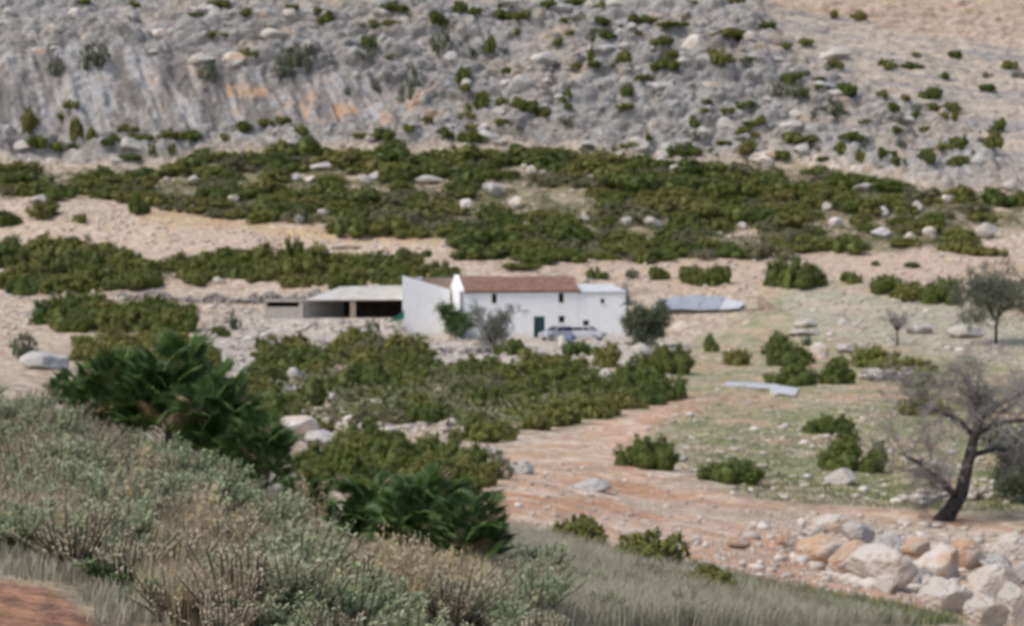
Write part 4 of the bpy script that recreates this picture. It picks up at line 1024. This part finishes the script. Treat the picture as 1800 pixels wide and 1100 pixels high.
while n < 90:
    u, v = r.uniform(0, 1800), r.uniform(0, 335)
    if not inpoly(np.array([u]), np.array([v]), CLP)[0]: continue
    a = r.uniform(16, 48) ; h = a * r.uniform(.45, .8)
    if boulder(u, v, a, h, cl_label(u, v).replace('small dark green shrub growing', 'weathered pale limestone block jutting out'), 'limestone blocks on the cliff', 'lime' if r.random() < .85 else 'limewarm', sink=.52, name='cliff_rock'): n += 1
def stones(name, poly, n, seed, smin, smax, label, m='stone', gaps=()):
    P, g = scatter(poly, n, seed, gaps=gaps); k = len(P)
    s = smin * (smax / smin) ** (g.uniform(0, 1, k) ** 3.0)
    iv, jf = ICO1
    V = iv[None] * (s[:, None] * g.uniform(.6, 1.2, (k, 3)) * np.array([1, .9, .5]))[:, None] * (1 + .38 * g.uniform(-1, 1, (k, len(iv), 1))) + (P + np.array([0, 0, 1]) * (s * .25)[:, None])[:, None]
    Fc = jf[None] + (np.arange(k) * len(iv))[:, None, None]
    tag(put(name, new_mesh(name, V.reshape(-1, 3), Fc.reshape(-1, 3), [M[m]])), label, 'stones', kind='stuff')
stones('path_stones', [(830,880),(920,800),(1060,745),(1130,790),(1340,890),(1800,940),(1800,1080),(1640,1070),(1130,985),(900,930)], 1700, 1, .02, .13, 'loose pale stones strewn over the earth path')
stones('path_pebbles', [(1050,900),(1340,895),(1800,945),(1800,1080),(1640,1070),(1130,985)], 3500, 8, .015, .06, 'small pale gravel on the orange earth track')
stones('yard_rubble', [(370,560),(470,560),(700,560),(720,596),(600,605),(480,605),(440,640),(560,690),(470,710),(380,660)], 900, 2, .07, .5, 'pale rubble strewn before the open shed')
stones('thicket_rubble', [(370,600),(480,600),(500,650),(570,700),(640,745),(900,745),(880,770),(680,760),(480,735),(400,680)], 700, 17, .08, .62, 'pale rubble at the left edge of the lower thicket')
stones('heap_rubble', [(1290,930),(1480,905),(1800,935),(1800,1090),(1620,1060),(1400,1010)], 900, 18, .03, .26, 'broken stones between the roadside boulders')
stones('house_rubble', [(740,596),(940,600),(1110,596),(1200,600),(1180,660),(960,650),(760,640)], 700, 3, .08, .5, 'pale rubble at the foot of the farmhouse')
stones('meadow_stones', [(1180,600),(1380,500),(1700,545),(1800,560),(1800,890),(1340,880),(1080,780),(1190,700)], 1900, 4, .04, .28, 'scattered pale stones on the grassy meadow')
stones('upper_meadow_stones', [(1370,530),(1560,520),(1800,560),(1800,640),(1600,610),(1400,610)], 700, 14, .1, .5, 'pale stones crowding the upper meadow')
stones('track_stones', [(0,385),(250,380),(780,425),(800,465),(480,450),(180,435),(0,430)], 900, 5, .08, .5, 'pale stones on the bare track above the hedge row')
stones('terrace_stones', [(940,455),(1440,448),(1800,450),(1800,500),(1450,520),(1100,510)], 900, 6, .09, .55, 'pale stones on the terrace behind the farmhouse')
stones('slope_stones', UP, 900, 7, .15, .8, 'pale stones between the thicket shrubs', gaps=())
stones('left_rubble', [(0,520),(200,510),(480,540),(470,600),(360,600),(340,540),(100,540),(0,600)], 600, 9, .1, .6, 'pale rubble left of the block hut')
stones('cliff_stones', [(740,120),(1340,40),(1780,320),(1330,285),(1000,262),(740,250)], 500, 10, .2, .9, 'small broken blocks lying over the rocky slope', m='wallstone')

# ------------------------------------------------------------------ trees
def branch_tree(seed, spec, twig_r=.012, levels=4, spread=.75, shrink=.68, kids=(3, 4), minlen=.25, up=.25):
    """spec: list of (points, radii) for trunk and limbs; returns list of limb builders, twig builder and twig tips"""
    r = random.Random(seed); limbs = []; tw = MB(); tips = []
    def grow(p, dr, ln, rad, lv):
        q1 = p + dr * ln * .5 + Vector((r.uniform(-1, 1), r.uniform(-1, 1), r.uniform(-1, 1))) * ln * .1
        q2 = p + dr * ln + Vector((r.uniform(-1, 1), r.uniform(-1, 1), r.uniform(-.6, 1))) * ln * .12
        tw.tube([p, q1, q2], [rad, rad * .8, rad * .5], 5 if lv > 2 else 3, cap=False)
        tips.append((q1, dr)); tips.append((q2, dr))
        if lv <= 0 or ln < minlen: return
        for _ in range(r.randint(*kids)):
            t = r.uniform(.35, 1.0); s = p.lerp(q1, t * 2) if t < .5 else q1.lerp(q2, t * 2 - 1)
            nd = (dr + Vector((r.gauss(0, 1), r.gauss(0, 1), r.gauss(up, .8))) * spread).normalized()
            grow(s, nd, ln * shrink * r.uniform(.75, 1.2), max(rad * .45, twig_r), lv - 1)
    for pts, rad in spec:
        mb = MB(); mb.tube(pts, rad, 10); limbs.append(mb)
        for i in range(1, len(pts)):
            a, c = Vector(pts[i - 1]), Vector(pts[i]); dr = (c - a).normalized()
            if rad[i] > .1 and i < len(pts) - 1: continue
            for _ in range(3):
                nd = (dr + Vector((r.gauss(0, 1), r.gauss(0, 1), r.gauss(up, .7))) * spread).normalized()
                grow(a.lerp(c, r.uniform(.3, 1)), nd, r.uniform(.7, 1.15) * spec_len, rad[i] * .6, levels)
    return limbs, tw, tips
# leaning bare almond by the path
d0 = 46.0; O = hit(1662, 914); d0 = O.y
def T(u, v, dy=0): return at(u, v, d0 + dy) - O
spec_len = .8
spec = [([T(1652,922), T(1672,895), T(1690,865), T(1700,820), T(1712,770), T(1722,735)], [.27, .22, .19, .16, .13, .11]),
        ([T(1688,872), T(1672,862,-.2), T(1645,838,-.5), T(1615,812,-.9), T(1580,796,-1.1)], [.11, .09, .07, .05, .03]),
        ([T(1714,772), T(1690,740,.3), T(1650,722,.7), T(1605,708,1.0)], [.085, .065, .048, .03]),
        ([T(1722,735), T(1722,712,.2), T(1722,694,.1), T(1716,678,.2)], [.09, .07, .05, .03]),
        ([T(1716,762), T(1750,745,-.5), T(1790,738,-1.0), T(1835,742,-1.2)], [.09, .07, .05, .03]),
        ([T(1722,738), T(1755,712,.4), T(1785,696,.9), T(1812,682,1.1)], [.085, .065, .048, .03]),
        ([T(1706,800), T(1745,790,.8), T(1790,790,1.5), T(1830,780,1.8)], [.085, .065, .048, .03])]
limbs, tw, tips = branch_tree(11, spec, levels=4, spread=.75, twig_r=.005, kids=(4, 5), up=-.05)
e = put('bare_almond_tree', None, loc=O); tag(e, 'leaning leafless tree with dark forked trunk by the earth track', 'tree')
tr = limbs[0].build('trunk', M['bark'], e, smooth=True)
for mb in limbs[1:]: mb.build('limb', M['bark'], tr, smooth=True)
tag(tw.build('crown', M['twig'], e), 'hazy grey crown of bare twigs')
def small_tree(u, vb, vt, wpx, seed, label, leafm, nleaf, leaf=.07, name='almond_tree', trunk_frac=.35, twigm='twig', d=None, levels=3, lean=0, twl=None):
    global spec_len
    O = onground(u, d) if d else hit(u, vb); s = O.y / F; Hh = (vb - vt) * s; Wh = wpx * .5 * s
    spec_len = twl or Wh * .42; r = random.Random(seed)
    b0 = Vector((0, 0, -.2)); f_ = Vector((lean, 0, Hh * trunk_frac))
    spec = [([b0, f_ * .5 + Vector((.05, 0, 0)), f_], [Hh * .022 + .02, Hh * .018 + .015, Hh * .014 + .01])]
    for i in range(8):
        a = i * .79 + r.uniform(-.3, .3); k = r.uniform(.45, .75)
        tp = Vector((math.cos(a) * Wh * k + lean, math.sin(a) * Wh * k, Hh * r.uniform(max(.28, trunk_frac * 1.4), .86)))
        spec.append(([f_, f_.lerp(tp, .5) + Vector((0, 0, Hh * .05)), tp], [Hh * .011 + .008, Hh * .008 + .006, .008]))
    limbs, tw, tips = branch_tree(seed, spec, levels=levels, spread=.7, twig_r=.012 if O.y > 100 else .008, kids=(2, 4), minlen=.2, up=.15)
    e = put(name, None, loc=O); tag(e, label, 'tree')
    tr = limbs[0].build('trunk', M['bark'], e, smooth=True)
    for mb in limbs[1:]: mb.build('limb', M['bark'], tr, smooth=True)
    tag(tw.build('crown_twigs', M[twigm], e), kind='stuff')
    if nleaf:
        g = np.random.default_rng(seed); k = g.integers(0, len(tips), nleaf)
        P = np.array([tuple(tips[i][0]) for i in k]) + g.normal(size=(nleaf, 3)) * leaf * 1.6
        P = P[P[:, 2] > Hh * trunk_frac * .55]; nleaf = len(P)
        v, f = cards(P, unit(g.normal(size=(nleaf, 3)) + np.array([0, 0, .4])), g.uniform(.7, 1.3, nleaf) * leaf, g.uniform(.35, .6, nleaf) * leaf, g)
        put('crown', new_mesh('crown', v, f, [M[leafm]]), e)
    return e
small_tree(1750, 606, 482, 150, 21, 'grey almond tree with sparse leaves standing on the upper meadow', 'olive', 14000, .10, levels=4)
small_tree(1577, 608, 535, 60, 22, 'thin leafless sapling on the upper meadow', 'olive', 0, name='bare_sapling', levels=3)
small_tree(1135, 612, 533, 86, 23, 'round grey olive tree beside the end of the annex', 'olive', 13000, .12, name='olive_tree', trunk_frac=.12)
small_tree(800, 596, 541, 56, 24, 'small fresh green tree before the white gable', 'figleaf', 6500, .12, name='fig_tree', trunk_frac=.15)
small_tree(868, 618, 540, 86, 25, 'twiggy brown bush with few leaves against the white facade', 'olive', 4200, .08, name='twiggy_bush', trunk_frac=.06, levels=4)
small_tree(1810, 880, 770, 150, 26, 'leafy grey green bush behind the leaning bare tree', 'greyleaf', 9000, .07, name='leafy_bush', trunk_frac=.12)

# ------------------------------------------------------------------ fan palms
def fan_leaf(seed, m):
    r = random.Random(seed); b = MB(); n = 17; L = 1.0
    b.tube([(0, 0, 0), (0, .3, .02), (0, .62, 0)], [.016, .013, .01], 4)
    for i in range(n):
        a = math.radians(-115 + 230 * i / (n - 1)); ln = .52 * (1 - .22 * abs(a) / 2) * r.uniform(.9, 1.08)
        dx, dy = math.sin(a), math.cos(a); px, py = dy, -dx; w_ = .03
        o = Vector((0, .62, 0)); mid = o + Vector((dx, dy, .06)) * ln * .55; tip = o + Vector((dx, dy, -.10 + r.uniform(-.1, .06))) * ln
        pv = Vector((px, py, 0)) * w_
        b.add([o, mid + pv - Vector((0, 0, .018)), mid + Vector((0, 0, .02)), mid - pv - Vector((0, 0, .018)), tip], [(0, 1, 2), (0, 2, 3), (1, 4, 2), (2, 4, 3)])
    return b.mesh('fan_leaf', m)
LEAF = [fan_leaf(i, M['palm']) for i in range(4)]; DRY = [fan_leaf(9 + i, M['palmdry']) for i in range(2)]
def palm(u, d, wpx, hpx, n, label, zoff=0.0, seed=0):
    r = random.Random(seed); p = onground(u, d); s = d / F; R = wpx * .5 * s; Hh = hpx * s
    e = put('fan_palm', None, loc=(p.x, p.y, p.z + zoff)); tag(e, label, 'palm')
    b = MB(); n = int(n * 2.0)
    for i in range(4):
        a = r.uniform(0, 6.28); q = R * r.uniform(.05, .35)
        b.tube([(0, 0, -.3), (q * .6 * math.cos(a), q * .6 * math.sin(a), Hh * .2), (q * math.cos(a), q * math.sin(a), Hh * r.uniform(.35, .5))], [.13, .12, .09], 8)
    b.build('trunk', M['stem'], e)
    for i in range(n):
        a = r.uniform(0, 6.28); t = r.random() ** .8; q = R * .45 * t
        base = Vector((q * .7 * math.cos(a), q * .7 * math.sin(a), Hh * (.05 + .58 * r.random() * (1 - t * .45))))
        aa = a + r.gauss(0, .5); pit = r.uniform(.35, 1.4) * (1 - t * .3)
        sc = min(Hh, R * 1.6) * r.uniform(.28, .42)
        o = put('leaf', r.choice(LEAF) if r.random() > .07 else r.choice(DRY), e, loc=base, rot=(0, 0, 0), scale=(sc,) * 3)
        o.rotation_euler = (Matrix.Rotation(aa - math.pi / 2, 3, 'Z') @ Matrix.Rotation(pit, 3, 'X') @ Matrix.Rotation(r.uniform(-.7, .7), 3, 'Y')).to_euler()
    return e
PALMS = [(205,27.5,240,200,60,'tall fan palm at the upper end of the palm clump'),(300,27,270,250,75,'tallest dense fan palm in the middle of the palm clump'),(385,25.5,250,250,70,'fan palm leaning over the silver sage at the clump centre'),(455,24,190,190,58,'dark fan palm at the lower end of the palm clump'),(535,22,160,105,46,'fan palm standing beneath the large round boulder'),(640,18.2,200,190,54,'fan palm rising behind the sage, the narrower of its pair'),(745,17.2,260,215,66,'wide fan palm with bright upright leaves beside the dry grass bank'),(825,16.2,210,200,56,'fan palm spreading over the edge of the dry grass bank'),(130,31,150,110,34,'small fan palm at the crest of the sage bank')]
for i, (u, d, a, h, n, lb) in enumerate(PALMS): palm(u, d, a, h, n, lb, 0, i + 3)

# ------------------------------------------------------------------ foreground plants
def sage_mesh(seed, nst=24, leafm='sage', h=.34, ls=.025):
    r = random.Random(seed); g = np.random.default_rng(seed); st = MB(); P = []; Nn = []; S = []
    for i in range(nst):
        a = r.uniform(0, 6.28); sp = r.uniform(.1, .62); hh = h * r.uniform(.6, 1.15)
        tip = Vector((math.cos(a) * sp * .6, math.sin(a) * sp * .6, hh)); mid = tip * .5 + Vector((math.cos(a) * .05, math.sin(a) * .05, .02))
        st.tube([(0, 0, -.08), mid, tip], [.010, .007, .004], 4)
        for j in range(15):
            t = .22 + .78 * j / 14
            c = Vector((0, 0, 0)).lerp(mid, t * 2) if t < .5 else mid.lerp(tip, t * 2 - 1)
            for k in range(3):
                an = j * 1.57 + k * 2.1 + r.uniform(-.5, .5); q = ls * r.uniform(.9, 1.5)
                P.append(tuple(c + Vector((math.cos(an), math.sin(an), .35)) * q)); Nn.append((math.cos(an) * -.5 + r.gauss(0, .3), math.sin(an) * -.5 + r.gauss(0, .3), 1)); S.append(ls * r.uniform(.7, 1.35) * (1.25 - .4 * t))
    P = np.array(P); Nn = unit(np.array(Nn)); S = np.array(S)
    v, f = cards(P, Nn, S, S * .48, g)
    return new_mesh(leafm + '_foliage', v, f, [M[leafm]]), st.mesh(leafm + '_stems', M['stem'])
SAGE = [sage_mesh(300 + i) for i in range(6)]
TWG = [sage_mesh(320 + i, 30, 'browntwig', .30, .014) for i in range(4)]
HERB = [sage_mesh(330 + i, 10, 'herb', .22, .04) for i in range(3)]
def plume_mesh(seed):
    r = random.Random(seed); b = MB(); g = np.random.default_rng(seed); P = []
    for i in range(9):
        a = r.uniform(0, 6.28); sp = r.uniform(.03, .3); hh = r.uniform(.45, .8); tip = Vector((math.cos(a) * sp, math.sin(a) * sp, hh))
        b.tube([(0, 0, -.08), tip * .5 + Vector((.02, 0, 0)), tip], [.006, .005, .003], 3)
        for j in range(34): P.append(tuple(tip * r.uniform(.6, 1.04) + Vector((r.gauss(0, .025), r.gauss(0, .025), 0))))
    P = np.array(P); n = len(P)
    v, f = cards(P, unit(g.normal(size=(n, 3))), g.uniform(.012, .03, n), g.uniform(.006, .014, n), g)
    return new_mesh('seed_heads', v, f, [M['straw']]), b.mesh('dry_stalks', M['straw'])
PLUME = [plume_mesh(350 + i) for i in range(4)]
def plant(name, pair, pn, u, d, sc, label, cat, group):
    p = onground(u, d); e = put(name, None, loc=p, rot=(0, 0, rnd(0, 6.28)), scale=(sc * rnd(.9, 1.15), sc * rnd(.9, 1.15), sc * rnd(.85, 1.15)))
    tag(e, label, cat, group); k = put(pn[0], pair[0], e)
    if pn[0] == 'seed_heads': k['kind'] = 'stuff'
    put(pn[1], pair[1], e)
def crest_d(u): return np.interp(u, [-100, 0, 300, 500, 700, 900, 1200], [24, 24, 20, 18.2, 17.6, 17, 15])
r = random.Random(78)
for i in range(60):
    u, v = r.uniform(880, 1480), r.uniform(985, 1099)
    p = hit(u, v)
    if p.y > 22: continue
    if i % 3: plant('twiggy_shrublet', r.choice(TWG), ('foliage', 'stems'), u, p.y, r.uniform(.4, .75), 'brown dried out shrublet among grey dry grass of the bank', 'shrub', 'shrublets in the dry grass')
    else: plant('sage_bush', r.choice(SAGE), ('foliage', 'stems'), u, p.y, r.uniform(.35, .65), 'small sage bush among grey dry grass of the bank', 'shrub', 'sage in the dry grass')
r = random.Random(77); done = []
while len(done) < 270:
    u = r.uniform(-60, 960); dm = float(crest_d(u)); d = math.sqrt(r.uniform(8.2 ** 2, (dm + .6) ** 2))
    x = (u - 900) / F * d
    z = drop(x, d); pu, pv = proj(x, d, z)
    if pu < 210 and pv > 1010: continue
    if pu > 860 and pv < 1010: continue
    if 540 < u < 900 and d > 13.2: continue
    if d < 10.5 and r.random() < .45: continue
    if 240 < pu < 440 and 960 < pv < 1035 and r.random() < .8: continue
    if any((x - a) ** 2 + (d - c) ** 2 < .27 ** 2 for a, c in done): continue
    done.append((x, d))
    wh = 'along the crest beside the palm clump' if d > dm - 4 and pu < 520 else 'around the pair of fan palms' if pu > 520 and pv < 1000 else 'beside the bare red earth patch' if pu < 330 and pv > 930 else 'in the middle of the near bank' if pu < 520 else 'beside the dry grass bank' if pu > 760 else 'in front of the fan palm pair'
    if r.random() < .38: plant('twiggy_shrublet', r.choice(TWG), ('foliage', 'stems'), u, d, r.uniform(.7, 1.15), 'brown dried out shrublet growing ' + wh, 'shrub', 'brown shrublets on the near bank')
    else: plant('sage_bush', r.choice(SAGE), ('foliage', 'stems'), u, d, r.choice((.45, .6, .7, .85, 1.0, 1.25)) * (.72 + .28 * min(max((d - 9) / 6, 0), 1)), 'silvery green sage bush growing ' + wh, 'shrub', 'silver sage on the near bank')
for i in range(70):
    u, v = r.uniform(430, 700), r.uniform(1010, 1099) if i < 26 else r.uniform(1040, 1099)
    if i >= 34: u, v = r.uniform(190, 880), r.uniform(930, 1099)
    p = hit(u, v); plant('leafy_herb', r.choice(HERB), ('foliage', 'stems'), u, p.y, r.uniform(.5, .85), ('dark green leafy herb low among the straw left of the fan palm pair' if u < 560 else 'dark green leafy herb low in front of the fan palm pair'), 'herb', 'leafy herbs on the near bank')
for i in range(34):
    u = r.uniform(650, 860) if i < 12 else r.uniform(60, 900); v = r.uniform(1060, 1100) if i < 12 else r.uniform(900, 1099)
    if u < 200 and v > 1000: continue
    p = hit(u, v); plant('dry_plume_plant', r.choice(PLUME), ('seed_heads', 'stalks'), u, p.y, r.uniform(.5, .8), 'straw coloured dry plume plant on the near bank', 'dry plant', 'dry plumes on the near bank')

def grass(name, poly, n, seed, h, wd, m, label, lean=.45, per=6, dmin=0, dmax=1e9, clump=.05, gaps=()):
    P, g = scatter(poly, n, seed, dmin, dmax, gaps)
    Q = np.repeat(P, per, 0); k = len(Q); Q = Q + g.normal(size=(k, 3)) * np.array([clump, clump, 0])
    a = g.uniform(0, 6.28, k); hh = h * g.uniform(.5, 1.25, k); ln = hh * lean * g.uniform(.2, 1.4, k)
    sd_ = np.stack([np.cos(a + 1.57), np.sin(a + 1.57), np.zeros(k)], 1) * (wd * g.uniform(.6, 1.3, k))[:, None]
    dr = np.stack([np.cos(a), np.sin(a), np.zeros(k)], 1)
    mid = Q + dr * (ln * .35)[:, None]; mid[:, 2] += hh * .6
    tip = Q + dr * ln[:, None]; tip[:, 2] += hh
    Q[:, 2] -= .02
    v = np.stack([Q - sd_, Q + sd_, mid + sd_ * .7, mid - sd_ * .7, tip], 1).reshape(-1, 3)
    o = (np.arange(k) * 5)[:, None]
    f = np.concatenate([o + np.array([[0, 1, 2]]), o + np.array([[0, 2, 3]]), o + np.array([[3, 2, 4]])], 0)
    tag(put(name, new_mesh(name, v, f, [M[m]])), label, 'grass', kind='stuff')
grass('dry_grass_bank', [(840,900),(900,925),(1120,985),(1300,1035),(1620,1099),(840,1099)], 7500, 51, .17, .003, 'greygrass', 'grey dry grass covering the bank beside the path', per=9, dmax=25, clump=.09, lean=.9)
grass('green_fringe', [(1180,985),(1300,1020),(1640,1078),(1700,1099),(1560,1099),(1260,1040)], 1100, 52, .16, .005, 'grass', 'green grass fringe between dry bank and earth track', per=8, dmax=26)
grass('bank_straw', [(0,720),(300,820),(600,950),(860,1010),(860,1099),(300,1099),(230,1030),(130,985),(0,965)], 9000, 53, .24, .0028, 'straw', 'dry straw growing between the sage bushes', per=6, dmax=25)
grass('bank_grass', [(0,900),(300,930),(500,1000),(640,1099),(190,1099),(160,1030),(0,1015)], 1500, 54, .10, .004, 'greygrass', 'pale grass blades between the sage bushes', per=7, dmax=25)
grass('meadow_grass', [(1180,640),(1300,600),(1560,520),(1800,560),(1800,900),(1600,895),(1340,880),(1120,790),(1190,695)], 9000, 55, .10, .012, 'grass', 'thin short grass on the stony meadow', per=6, clump=.16, lean=.7)
